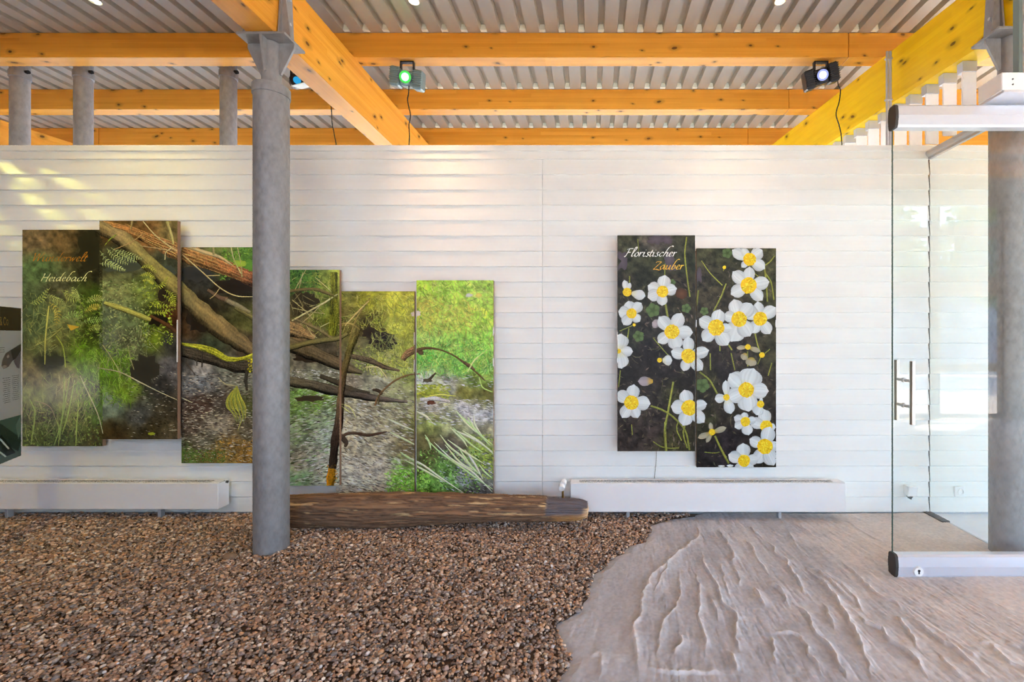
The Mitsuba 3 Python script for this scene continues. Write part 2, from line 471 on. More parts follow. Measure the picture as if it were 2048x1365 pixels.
for u, hw in ((40, 22), (167, 20.5), (457, 18)):
    y = 4.30
    cx = (u - U0) / F_PX * y
    w = {40: 'leftmost', 167: 'middle', 457: 'rightmost'}[u]
    c = thing('steel_post', f'slim grey post rising behind the white wall, {w} of the three', 'post')
    part(c, 'shaft', lathe([(0.0655, 0.0), (0.0655, HC - 0.01)], cx, y, 36), 'galvanised', True)
    part(c, 'collar', lathe([(0.0657, 3.80), (0.073, 3.803), (0.073, 3.86), (0.0657, 3.863)], cx, y, 36), 'galvanised', 35)
    part(c, 'bolt', cyl([cx + 0.066, y - 0.01, 3.86], [cx + 0.095, y - 0.01, 3.86], 0.016, 6), 'black_metal')

# ================================================================== louvre screen on the right beam
scr = thing('louvre_screen', 'row of upright white slats hanging under the yellow beam', 'louvre')
for i in range(16):
    y = 3.21 + 0.148 * i
    xl = 2.585 - 0.138 * (y - 3.21)
    part(scr, 'slat', cbox(xl, xl + 0.100, y, y + 0.012, 2.862 if y < 3.58 else WT + 0.003, MB - 0.075, 0.002), 'white_lacquer')
    part(scr, 'slat_bracket', cbox(xl, xl + 0.102, y - 0.004, y + 0.05, MB - 0.075, MB - 0.0005, 0.002), 'steel_light')

# ================================================================== glass door, partition
DY = 2.683
DX0, DX1 = P(1785, 0, DY)[0], 3.25
door = thing('glass_door', 'sliding glass door with aluminium rails at the right edge, standing on the floor', 'door')
def rail(z0, z1, x0, x1, d=0.062):
    prof = [(DY - d / 2, z0 + 0.012), (DY - d / 2 - 0.006, (z0 + z1) / 2), (DY - d / 2, z1 - 0.010), (DY - d / 2 + 0.012, z1), (DY + d / 2 - 0.012, z1), (DY + d / 2, z1 - 0.010), (DY + d / 2 + 0.006, (z0 + z1) / 2), (DY + d / 2, z0 + 0.012), (DY + d / 2 - 0.006, z0), (DY - d / 2 + 0.006, z0)]
    return prism(prof, 0, x0, x1)
part(door, 'bottom_rail', rail(0.004, 0.132, DX0 + 0.012, DX1), 'aluminium', label='wide silver bottom rail with a round lock')
part(door, 'top_rail', rail(2.606, 2.737, DX0 + 0.012, DX1), 'aluminium', label='wide silver top rail')
part(door, 'end_cap', rail(0.004, 0.134, DX0 - 0.004, DX0 + 0.012), 'dark_plastic', label='dark plastic end cap')
part(door, 'end_cap', rail(2.604, 2.739, DX0 - 0.004, DX0 + 0.012), 'dark_plastic', label='dark plastic end cap')
v = np.array([[DX0, DY, 0.12], [DX1, DY, 0.12], [DX1, DY, 2.62], [DX0, DY, 2.62]])
part(door, 'pane', (v, np.array([[0, 1, 2], [0, 2, 3]])), 'glass')
part(door, 'pane_edge', box(DX0 - 0.002, DX0, DY - 0.005, DY + 0.005, 0.132, 2.606), 'glass_edge')
hz0, hz1 = 0.895, 1.256
for yy, xx in ((DY - 0.075, 1.816), (DY + 0.075, 1.827)):
    part(door, 'handle_bar', lathe([(0.0, hz0), (0.0125, hz0), (0.0138, hz0 + 0.002), (0.0138, hz1 - 0.002), (0.0125, hz1), (0.0, hz1)], xx, yy, 24), 'stainless', 40, label='round steel pull handle')
for zz in (0.993, 1.141):
    part(door, 'handle_pin', cat(cyl([1.817, DY - 0.075, zz], [1.826, DY + 0.075, zz], 0.0085, 16), cyl([1.8205, DY - 0.012, zz], [1.8225, DY + 0.012, zz], 0.0145, 20)), 'stainless', 40)
lk = P(1826, 1136, DY)
lock = part(door, 'lock', cat(cyl([lk[0], DY - 0.028, lk[2]], [lk[0], DY - 0.050, lk[2]], 0.026, 32)), 'white_plastic', 40, label='round white lock')
part(lock, 'key_slot', cat(cyl([lk[0], DY - 0.050, lk[2] + 0.006], [lk[0], DY - 0.0515, lk[2] + 0.006], 0.007, 16), box(lk[0] - 0.0035, lk[0] + 0.0035, DY - 0.0515, DY - 0.050, lk[2] - 0.012, lk[2] + 0.006)), 'black_metal')

PX = 2.652
part_ = thing('glass_partition', 'fixed glass side pane running from the white wall towards the right column', 'partition')
v = np.array([[PX, 2.96, 0.03], [PX, YW - 0.012, 0.03], [PX, YW - 0.012, 2.80], [PX, 2.96, 2.80]])
part(part_, 'pane', (v, np.array([[0, 1, 2], [0, 2, 3]])), 'glass')
part(part_, 'top_rail', cat(cyl([PX, 2.75, 2.83], [PX, YW + 0.02, 2.83], 0.030, 24), cbox(PX - 0.014, PX + 0.014, 2.75, YW - 0.006, 2.785, 2.815)), 'steel_light', 40, label='grey steel head rail')
part(part_, 'edge_strip', box(PX - 0.0015, PX + 0.0015, YW - 0.004, YW + 0.017, 0.03, 2.80), 'dark_plastic')
part(part_, 'floor_shoe', cbox(PX - 0.05, PX + 0.012, YW - 0.20, YW - 0.004, -0.005, 0.020, 0.003), 'dark_plastic', label='dark floor shoe')
part(part_, 'floor_strip', cbox(PX - 0.006, PX + 0.012, 2.75, YW - 0.20, -0.01, 0.012, 0.002), 'steel_light')

# white drive housing above the door with its upright
dh = thing('door_drive_housing', 'white metal housing above the door rail in the top right corner', 'housing')
a = P(1991, 193, 2.60)
part(dh, 'casing', cbox(a[0], a[0] + 0.75, 2.56, 2.72, a[2] + 0.012, a[2] + 0.115, 0.004), 'white_lacquer')
part(dh, 'lower_trim', cbox(a[0] + 0.004, a[0] + 0.75, 2.553, 2.727, a[2] - 0.002, a[2] + 0.012, 0.003), 'aluminium')
for zz in (0.045, 0.075):
    part(dh, 'screw', cyl([a[0] + 0.06, 2.556, a[2] + zz], [a[0] + 0.06, 2.561, a[2] + zz], 0.004, 10), 'dark_plastic')
ux = P(2036, 0, 2.66)[0]
up = thing('upright_profile', 'pale upright metal profile rising from the white housing to the roof', 'profile')
part(up, 'bar', cbox(ux, ux + 0.05, 2.62, 2.68, a[2] + 0.115, HC - 0.002, 0.003), 'white_lacquer')
part(up, 'side_strip', cbox(ux - 0.022, ux, 2.63, 2.67, a[2] + 0.115, HC - 0.002, 0.002), 'grey_casting')
part(up, 'screw', cyl([ux - 0.010, 2.628, 3.45], [ux - 0.010, 2.634, 3.45], 0.006, 10), 'stainless')

# ================================================================== conduits and cables
cd = thing('conduit', 'pair of thin upright cable pipes clipped to the yellow beam', 'pipe')
cy_ = 3.72
for u, r in ((1774, 0.009), (1780.5, 0.011)):
    q = P(u, 0, cy_)
    bx = right_x(cy_) - BW / 2
    part(cd, 'pipe', tube([[q[0], cy_, WT + 0.001], [q[0], cy_, 3.70]], r, 14), 'steel_light', True)
for v_ in (118, 200):
    q = P(1777, v_, cy_)
    part(cd, 'clip', cbox(q[0] - 0.028, q[0] + 0.028, cy_ - 0.014, cy_ + 0.012, q[2] - 0.006, q[2] + 0.006, 0.002), 'steel_light')

def cable(pix, y, label, r=0.004, mat='black_metal'):
    pts = [P(u, v, yy) for (u, v), yy in zip(pix, np.broadcast_to(y, len(pix)))]
    one('cable', tube(pts, r, 8, 40), mat, label, 'cable', True)
cable([(818, 172), (817, 188), (815, 200), (818, 216), (821, 232), (818, 250), (819, 272), (818, 296), (818, 330)], 3.93, 'thin black cable hanging from the green stage light down behind the wall')
cable([(1675, 160), (1677, 172), (1681, 182), (1678, 205), (1672, 228), (1678, 250), (1682, 268), (1684, 296), (1684, 330)], 3.93, 'thin black cable hanging from the white stage light down behind the wall')
cable([(660, 198), (663, 222), (664, 245), (668, 266), (673, 296), (674, 330)], 4.765, 'thin black cable behind the big column, near the main beam')
cable([(1312, 890), (1313, 915), (1311, 935), (1309, 960)], [3.60, 3.595, 3.595, 3.595], 'thin grey lead below the left flower panel, dropping to the radiator', 0.0022, 'frame_grey')

# ================================================================== stage lights
def emitter(mesh, rad):
    return {**mikit.ply(mesh, 'black_metal', smooth=False), 'emitter': {'type': 'area', 'radiance': rgb(rad)}}

def disc(c, n, r, k=32):
    n = np.asarray(n, float) / np.linalg.norm(n)
    a = np.cross(n, [0, 0, 1.0]); a /= np.linalg.norm(a)
    b = np.cross(n, a)
    th = np.arange(k) * 2 * np.pi / k
    v = np.vstack([np.asarray(c) + r * (np.cos(th)[:, None] * a + np.sin(th)[:, None] * b), [c]])
    f = np.array([[k, i, (i + 1) % k] for i in range(k)])
    m = trimesh.Trimesh(v, f, process=False)
    if m.face_normals[0] @ n < 0:
        m.faces = m.faces[:, ::-1]
    return m

def floodlight(c, label, body_mat, rad, tilt, yaw, rim, lens_r=0.030):
    """twin finned housings either side of one lens, hung on a yoke from the joist above"""
    f = thing('stage_light', label, 'stage light')
    R = rotz(yaw) @ rotx(14) @ roty(tilt)
    c = np.asarray(c, float)
    put = lambda m: move(m, R * 1.09, c)
    part(f, 'lamp_body', put(cat(cbox(-0.055, 0.055, -0.03, 0.07, -0.055, 0.055, 0.012), cyl([0, -0.03, 0], [0, -0.052, 0], lens_r + 0.018, 28))), body_mat, 30)
    for s in (-1, 1):
        h = part(f, 'heat_sink', put(cbox(s * 0.088 - 0.036, s * 0.088 + 0.036, -0.045, 0.06, -0.070, 0.070, 0.010)), body_mat, 30)
        fins = [cbox(s * 0.088 - 0.036, s * 0.088 + 0.036, -0.054, -0.043, z, z + 0.006, 0.001) for z in np.linspace(-0.058, 0.052, 8)]
        part(h, 'fin', put(cat(fins)), body_mat)
    lens = free(f + '__lens')
    scene[lens] = emitter(put(disc([0, -0.0535, 0], [0, -1, 0], lens_r)), rad)
    labels[lens] = {'label': 'glowing lens'}
    th = np.arange(33) * 2 * np.pi / 32
    rv = np.vstack([np.column_stack([q * np.cos(th), np.full(33, -0.0528), q * np.sin(th)]) for q in (lens_r, lens_r + 0.015)])
    ii = np.arange(32)
    rm = trimesh.Trimesh(rv, np.vstack([np.column_stack([ii, ii + 1, ii + 34]), np.column_stack([ii, ii + 34, ii + 33])]), process=False)
    if rm.face_normals[0][1] > 0: rm.faces = rm.faces[:, ::-1]
    scene[free(f + '__lens_halo')] = emitter(put(rm), rim)  # glowing ring added to imitate the coloured halo round the lens
    top = c[2] + 0.09
    yk = [cbox(c[0] - 0.060, c[0] - 0.050, c[1] - 0.018, c[1] + 0.018, c[2] + 0.03, JB - 0.003, 0.002), cbox(c[0] + 0.050, c[0] + 0.060, c[1] - 0.018, c[1] + 0.018, c[2] + 0.03, JB - 0.003, 0.002), cbox(c[0] - 0.060, c[0] + 0.060, c[1] - 0.018, c[1] + 0.018, JB - 0.010, JB - 0.0005, 0.002)]
    part(f, 'yoke', cat(yk), 'black_metal')
    for s in (-1, 1):
        part(f, 'knob', cyl([c[0] + s * 0.058, c[1], c[2] + 0.055], [c[0] + s * 0.082, c[1], c[2] + 0.055], 0.014, 12), 'black_metal', 40)
    return f
gl = P(815, 158, 3.945)
wl = P(1641, 154, 3.945)
floodlight(gl, 'stage light with a glowing green lens hanging from the nearest joist', 'grey_casting', (0.03, 1.1, 0.06), 8, 2, (0.002, 0.026, 0.003))
floodlight(wl, 'black stage light with a glowing white lens near the yellow beam', 'black_metal', (1.1, 1.2, 1.9), -14, -8, (0.012, 0.014, 0.032), 0.027)

bl = P(594, 161, 4.0)
b = thing('stage_light', 'small black lamp with a blue lens hanging left of the main beam', 'stage light')
dirb = np.array([0.55, -0.75, -0.25]); dirb /= np.linalg.norm(dirb)
part(b, 'lamp_body', cat(cyl(bl + dirb * 0.0, bl - dirb * 0.16, 0.050, 28), cyl(bl + dirb * 0.006, bl - dirb * 0.012, 0.056, 28)), 'black_metal', 40)
lens = free(b + '__lens'); scene[lens] = emitter(disc(bl + dirb * 0.0075, dirb, 0.030), (0.0003, 0.011, 0.022)); labels[lens] = {'label': 'blue lens'}
part(b, 'yoke', cat(cbox(bl[0] - 0.075, bl[0] - 0.067, bl[1] + 0.02, bl[1] + 0.05, bl[2] - 0.02, JB - 0.001, 0.002)), 'black_metal')
part(b, 'barn_door', move(cbox(-0.065, 0.092, -0.05, 0.05, -0.002, 0.002, 0.0005), rotz(-20) @ rotx(12), bl + [0.06, -0.03, -0.065]), 'foam_white', label='pale flap below the lens')

# halogen spots hung on the joist just out of view
HALO = []
for u, rad, lab in ((828, (1.6, 0.9, 0.4), 'small warm halogen spot at the top edge, above the green light'), (1560, (1.2, 0.62, 0.2), 'small warm halogen spot at the top edge, left of the yellow beam'), (190, (0.5, 0.52, 0.3), 'small pale halogen spot at the top edge on the far left')):
    h = P(u, 3, 3.14)
    HALO.append(h)
    t = thing('halogen_spot', lab, 'spotlight')
    part(t, 'reflector', lathe([(0.012, h[2] + 0.055), (0.020, h[2] + 0.04), (0.034, h[2] + 0.008), (0.036, h[2])], h[0], h[1], 28), 'stainless', True)
    part(t, 'holder', lathe([(0.0, HC - 0.001), (0.008, HC - 0.001), (0.008, h[2] + 0.07), (0.018, h[2] + 0.068), (0.018, h[2] + 0.05), (0, h[2] + 0.05)], h[0], h[1], 16), 'white_lacquer', 40)
    k = free(t + '__bulb'); scene[k] = emitter(disc(h + [0, 0, 0.006], [0, 0.2, -1], 0.030), rad); labels[k] = {'label': 'glowing bulb'}

def spot(name, org, tgt, color, cut, beam_w=None):
    scene[name] = {'type': 'spot', 'to_world': T().look_at(origin=[float(x) for x in org], target=[float(x) for x in tgt], up=[0, 0.1, 1]), 'intensity': rgb(color), 'cutoff_angle': cut, 'beam_width': beam_w if beam_w else cut * 0.4}

# ================================================================== radiators
def radiator(x0, x1, z0, z1, label, feet, valve_left):
    y0, y1 = 3.465, 3.575
    r = thing('radiator', label, 'radiator')
    part(r, 'front_panel', cbox(x0, x1, y0, y0 + 0.02, z0, z1, 0.004), 'white_lacquer')
    part(r, 'back_panel', cbox(x0, x1, y1 - 0.02, y1, z0, z1, 0.004), 'white_lacquer')
    part(r, 'end_panel', cbox(x0, x0 + 0.004, y0 + 0.004, y1 - 0.004, z0 + 0.002, z1 - 0.002, 0.001), 'white_lacquer')
    part(r, 'end_panel', cbox(x1 - 0.004, x1, y0 + 0.004, y1 - 0.004, z0 + 0.002, z1 - 0.002, 0.001), 'white_lacquer')
    part(r, 'convector_core', box(x0 + 0.02, x1 - 0.02, y0 + 0.022, y1 - 0.022, z0 + 0.01, z1 - 0.004), 'slot_dark')
    for k in range(3):
        yy = y0 + 0.024 + 0.027 * k
        part(r, 'top_bar', cbox(x0 + 0.004, x1 - 0.004, yy - 0.004, yy + 0.007, z1 - 0.0005, z1 + 0.001, 0.0004), 'white_lacquer')
    for s in (x0 + 0.02, x1 - 0.06):
        part(r, 'top_end', cbox(s - 0.018, s + 0.045, y0 + 0.02, y1 - 0.02, z1 - 0.005, z1 + 0.0012, 0.001), 'white_lacquer')
    for fx in feet:
        part(r, 'foot', cat(cbox(fx - 0.012, fx + 0.012, 3.50, 3.54, -0.01, z0 + 0.02, 0.003), cbox(fx - 0.025, fx + 0.025, 3.49, 3.55, -0.005, 0.004, 0.002)), 'steel_light')
    return r
xr0, xr1 = P(1141, 0, 3.465)[0], P(1692, 0, 3.465)[0]
rad = radiator(xr0, xr1, 0.070, 0.288, 'long low white radiator below the flower panels', (P(1256, 0, 3.5)[0], P(1560, 0, 3.5)[0]), True)
kx = P(1127, 969, 3.50)
vv = part(rad, 'valve', cat(cyl([kx[0] + 0.012, 3.50, kx[2] - 0.005], [kx[0] - 0.035, 3.50, kx[2] - 0.008], 0.010, 14)), 'stainless', 40)
part(vv, 'valve_knob', cat(cyl([kx[0] - 0.004, 3.50, kx[2] + 0.006], [kx[0] - 0.010, 3.435, kx[2] - 0.014], 0.021, 20), cyl([kx[0] + 0.004, 3.505, kx[2] + 0.018], [kx[0] - 0.002, 3.46, kx[2] + 0.010], 0.022, 20)), 'white_plastic', 40, label='white valve knob')
part(rad, 'supply_pipe', cyl([kx[0] - 0.006, 3.50, -0.03], [kx[0] - 0.006, 3.50, kx[2]], 0.008, 12), 'brass', True, label='brass pipe')
part(rad, 'end_gap', box(xr0 - 0.0, xr0 + 0.001, 3.49, 3.55, 0.1, 0.26), 'white_lacquer')
radiator(-5.4, P(436, 0, 3.465)[0], 0.090, 0.288, 'long low white radiator below the stream panels at the left edge', (P(318, 0, 3.5)[0], P(12, 0, 3.5)[0]), False)
k2 = P(457, 963, 3.56)
part('radiator_001', 'plug', cyl([k2[0] - 0.02, 3.545, k2[2]], [k2[0] + 0.006, 3.545, k2[2]], 0.009, 12), 'slot_dark', True)

# ================================================================== sockets
s0 = P(1812, 980, YW)
so = thing('wall_socket', 'white wall socket with a plug, seen through the door next to its handle side', 'socket')
part(so, 'housing', cbox(s0[0] - 0.025, s0[0] + 0.045, YW - 0.055, YW - 0.004, s0[2] - 0.035, s0[2] + 0.045, 0.006), 'white_plastic')
part(so, 'lid', move(cbox(-0.036, 0.036, -0.005, 0.005, -0.042, 0.042, 0.003), rotx(12), [s0[0] + 0.010, YW - 0.060, s0[2] + 0.006]), 'white_plastic')
part(so, 'plug_nose', prism([(s0[0] - 0.012, s0[2] - 0.034), (s0[0] + 0.004, s0[2] - 0.060), (s0[0] + 0.022, s0[2] - 0.034)], 1, YW - 0.052, YW - 0.012), 'dark_plastic', label='dark plug')
s1 = P(1917, 983, YW)
so = thing('wall_socket', 'flat white wall socket seen through the fixed side pane', 'socket')
part(so, 'plate', cbox(s1[0] - 0.042, s1[0] + 0.042, YW - 0.018, YW - 0.004, s1[2] - 0.042, s1[2] + 0.042, 0.003), 'white_plastic')
part(so, 'insert', trimesh.util.concatenate([move(lathe([(0.024, 0), (0.024, 0.004), (0.020, 0.004), (0.019, -0.004), (0, -0.004)], 0, 0, 28), rotx(90), [s1[0] + 0.004, YW - 0.0175, s1[2]])]), 'white_plastic', 30)

# ================================================================== floor hatch in the gravel
h0, h1, h2, h3 = P(575, 1170, 2.586), P(722, 1170, 2.586), P(690, 1230, 2.308), P(515, 1230, 2.308)
xa, xb, ya, yb, w = -1.69, -1.26, 2.31, 2.59, 0.005
hatch = cat(box(xa, xb, ya, ya + w, -0.03, 0.0195), box(xa, xb, yb - 2 * w, yb, -0.03, 0.0195), box(xa, xa + w, ya, yb, -0.03, 0.018), box(xb - w, xb, ya, yb, -0.03, 0.018))
one('hatch_frame', hatch, 'mdf_edge', 'thin rectangular frame sunk into the gravel near the column', 'frame')

# ================================================================== gravel, sand
EDGE_PX = [(1402, 1027), (1390, 1034), (1340, 1040), (1304, 1052), (1300, 1066), (1290, 1086), (1256, 1094), (1250, 1108), (1228, 1114), (1206, 1140), (1188, 1150), (1180, 1172), (1174, 1196), (1164, 1222), (1140, 1236), (1114, 1248), (1118, 1268), (1128, 1290), (1140, 1312), (1138, 1330), (1124, 1352), (1112, 1390), (1080, 1460), (1075, 1520)]
def floor_pt(u, v):
    y = EYE * F_PX / (v - V0)
    return np.array([(u - U0) / F_PX * y, y])
EDGE = np.array([floor_pt(u, v) for u, v in EDGE_PX])
EDGE = EDGE[np.argsort(EDGE[:, 1])]
def edge_x(y, fine=True):
    x = np.interp(y, EDGE[:, 1], EDGE[:, 0])
    if fine:
        q = np.stack([np.asarray(y) * 24, np.asarray(y) * 0, np.asarray(y) * 0], -1)
        x = x + 0.035 * (meshkit.fbm(q, 3, 5) - 0.5)
    return x

ico = trimesh.creation.icosahedron()
IV, IF = ico.vertices, ico.faces
def gravel():
    ys, xs, rs = [], [], []
    n = 90000
    y = rng.uniform(1.62, 3.596, n)
    x = rng.uniform(-5.4, 0.75, n)
    ok = (x < edge_x(y)) & (x > -1.287 * y - 0.55)
    x, y = x[ok], y[ok]
    n = len(x)
    r = np.exp(rng.normal(np.log(0.0074), 0.28, n))
    r = np.clip(r, 0.0045, 0.0165)
    sc = np.stack([r * rng.uniform(0.85, 1.45, n), r * rng.uniform(0.75, 1.2, n), r * rng.uniform(0.5, 0.85, n)], 1)
    hump = 0.012 * meshkit.fbm(np.stack([x * 2.2, y * 2.2, x * 0], 1), 3, 2)
    z = hump + rng.uniform(-0.004, 0.006, n)
    th = rng.uniform(0, 2 * np.pi, n)
    tl = rng.normal(0, 0.35, n)
    jit = 1 + rng.uniform(-0.22, 0.22, (n, 12, 1))
    v = IV[None] * jit * sc[:, None]
    vz = v[..., 2] * np.cos(tl)[:, None] - v[..., 0] * np.sin(tl)[:, None]
    vx = v[..., 0] * np.cos(tl)[:, None] + v[..., 2] * np.sin(tl)[:, None]
    c, s = np.cos(th)[:, None], np.sin(th)[:, None]
    out = np.stack([vx * c - v[..., 1] * s + x[:, None], vx * s + v[..., 1] * c + y[:, None], vz + z[:, None] + 0.004], -1).reshape(-1, 3)
    faces = (IF[None] + (np.arange(n) * 12)[:, None, None]).reshape(-1, 3)
    pal = lin(0.86 * (P_ := np.array([(160, 124, 98), (134, 102, 80), (112, 88, 70), (176, 142, 114), (142, 118, 106), (120, 108, 102), (172, 126, 88), (196, 176, 154), (96, 78, 66), (150, 110, 84), (186, 150, 120), (150, 130, 116)], float)) + 0.14 * P_.mean(1, keepdims=True))
    col = pal[rng.integers(0, len(pal), n)] * rng.uniform(1.15, 1.75, (n, 1))
    wh = rng.random(n) < 0.012
    col[wh] = lin((222, 214, 208))
    col = np.repeat(col, 12, axis=0) * rng.uniform(0.9, 1.1, (n * 12, 1))
    # bed under the pebbles
    gy = np.linspace(1.6, 3.60, 90)
    gx = np.linspace(0, 1, 60)
    ex = edge_x(gy) - 0.004
    bx = -5.4 + (ex[:, None] + 5.4) * gx[None]
    by = np.broadcast_to(gy[:, None], bx.shape)
    bz = 0.012 * meshkit.fbm(np.stack([bx * 2.2, by * 2.2, bx * 0], -1), 3, 2) - 0.004
    bv = np.stack([bx, by, bz], -1).reshape(-1, 3)
    i = (np.arange(89)[:, None] * 60 + np.arange(59)[None]).ravel()
    bf = np.vstack([np.column_stack([i, i + 1, i + 61]), np.column_stack([i, i + 61, i + 60])])
    V = np.vstack([out, bv]); Fc = np.vstack([faces, bf + len(out)])
    C = np.vstack([col, np.broadcast_to(lin((92, 72, 58)), (len(bv), 3))])
    return trimesh.Trimesh(V, Fc, process=False), C
gm, gc = gravel()
one('gravel', gm, 'vcol_matte', 'bed of small brown and grey pebbles on the floor around the column and log', 'gravel', smooth=True, kind='stuff', color=gc)
sv = P(459, 1116, 2.86)
stone = trimesh.creation.icosphere(3, 1.0)
stone.vertices = stone.vertices * (1 + 0.25 * (meshkit.fbm(stone.vertices * 1.6 + 5, 3, 4) - 0.5)[:, None]) * [0.038, 0.028, 0.022] + [sv[0], sv[1], 0.026]
one('cobble', stone, 'mdf_edge', 'single larger tan stone on the gravel left of the column', 'stone', smooth=True)

A3 = lambda pts: [(1100 + x / 2.926, 920 + y / 2.926) for x, y in pts]
A4 = lambda pts: [(1500 + x / 3.737, 1000 + y / 3.737) for x, y in pts]
RIDGES = [
 (A3([(850, 370), (880, 440), (830, 500), (750, 560), (690, 620), (600, 690), (560, 780), (530, 870), (540, 930), (490, 1000), (500, 1100), (520, 1220), (520, 1320)]), 1.5, 2.0),
 (A3([(690, 610), (660, 700), (600, 800)]), 0.8, 1.2),
 (A3([(755, 690), (765, 740), (750, 860), (690, 930), (660, 1000), (640, 1090), (620, 1190)]), 1.1, 1.0),
 (A3([(835, 650), (880, 780), (865, 930), (880, 1000), (910, 1070), (900, 1160)]), 1.1, 1.0),
 (A3([(890, 560), (905, 640), (980, 750), (1010, 850), (1085, 930), (1090, 1060), (1095, 1130)]), 1.5, 1.0),
 (A3([(995, 610), (1015, 700), (1045, 810)]), 0.9, 0.9), (A3([(945, 820), (975, 900), (985, 960)]), 1.0, 1.0),
 (A3([(980, 400), (1040, 500), (1075, 570), (1070, 620)]), 1.1, 1.0), (A3([(1085, 640), (1105, 720), (1110, 750)]), 0.8, 0.9),
 (A3([(1145, 470), (1190, 540), (1220, 600), (1280, 680)]), 1.0, 1.0), (A3([(1170, 400), (1220, 460)]), 0.8, 1.0),
 (A3([(1240, 470), (1300, 510), (1320, 560), (1380, 600), (1420, 680), (1490, 780)]), 1.3, 1.0), (A3([(1300, 430), (1370, 470)]), 0.8, 1.0),
 (A3([(1400, 430), (1450, 530)]), 0.8, 1.2), (A3([(1270, 730), (1350, 780), (1400, 860)]), 1.1, 1.0), (A3([(1180, 770), (1240, 860)]), 1.0, 1.2),
 (A3([(1500, 650), (1600, 730), (1680, 830), (1740, 930), (1790, 1040), (1830, 1130), (1880, 1300)]), 1.7, 1.2),
 (A3([(1590, 660), (1690, 740), (1780, 820), (1830, 900)]), 1.1, 1.0),
 (A3([(1440, 860), (1510, 920), (1560, 1040), (1640, 1120), (1700, 1230), (1760, 1320)]), 1.6, 1.1),
 (A3([(1280, 1030), (1430, 1030), (1480, 1080), (1530, 1170), (1580, 1260)]), 1.2, 1.2), (A3([(1300, 1050), (1315, 1220)]), 1.0, 1.0),
 (A4([(800, 870), (870, 940), (970, 980), (1030, 1070), (1110, 1120), (1190, 1180), (1260, 1270), (1340, 1380)]), 1.5, 1.0),
 (A4([(1080, 870), (1150, 960), (1210, 1040), (1270, 1150)]), 1.2, 1.1), (A4([(1180, 890), (1290, 970), (1400, 1060), (1520, 1140), (1640, 1240), (1760, 1340)]), 1.6, 1.0),
 (A4([(700, 480), (790, 570), (880, 660), (980, 740), (1080, 790), (1160, 860)]), 1.2, 1.0), (A4([(430, 520), (530, 560), (620, 640), (700, 720), (800, 800)]), 1.2, 1.0),
 (A4([(1290, 930), (1500, 1060), (1620, 1160), (1720, 1220)]), 0.9, 1.6), (A4([(1700, 1090), (1820, 1110), (1900, 1220), (2040, 1290), (2200, 1400)]), 1.3, 1.4),
 (A4([(1900, 1090), (2048, 1140), (2200, 1200)]), 0.9, 1.2), (A4([(340, 160), (480, 280), (560, 330)]), 0.5, 1.6), (A4([(600, 180), (720, 260), (800, 300)]), 0.5, 1.6), (A4([(740, 170), (850, 250), (1000, 330)]), 0.5, 1.8),
 (A3([(750, 1040), (770, 1090), (720, 1160)]), 1.2, 1.2), (A3([(1045, 1130), (1075, 1210), (1090, 1260)]), 1.2, 1.2), (A3([(560, 1240), (800, 1270), (1060, 1275)]), 0.9, 1.4),
 (A3([(230, 1150), (300, 1170), (290, 1300)]), 0.9, 2.2), (A3([(1620, 900), (1660, 980)]), 0.9, 1.2), (A4([(560, 780), (600, 900), (650, 1000)]), 0.9, 1.2), (A4([(1400, 1190), (1500, 1270), (1600, 1380)]), 1.2, 1.0),
 (A4([(300, 560), (380, 660), (410, 720)]), 0.9, 1.0), (A4([(20, 660), (70, 760), (110, 820)]), 0.9, 1.2), (A4([(120, 640), (240, 700), (290, 800)]), 0.9, 1.0),
]
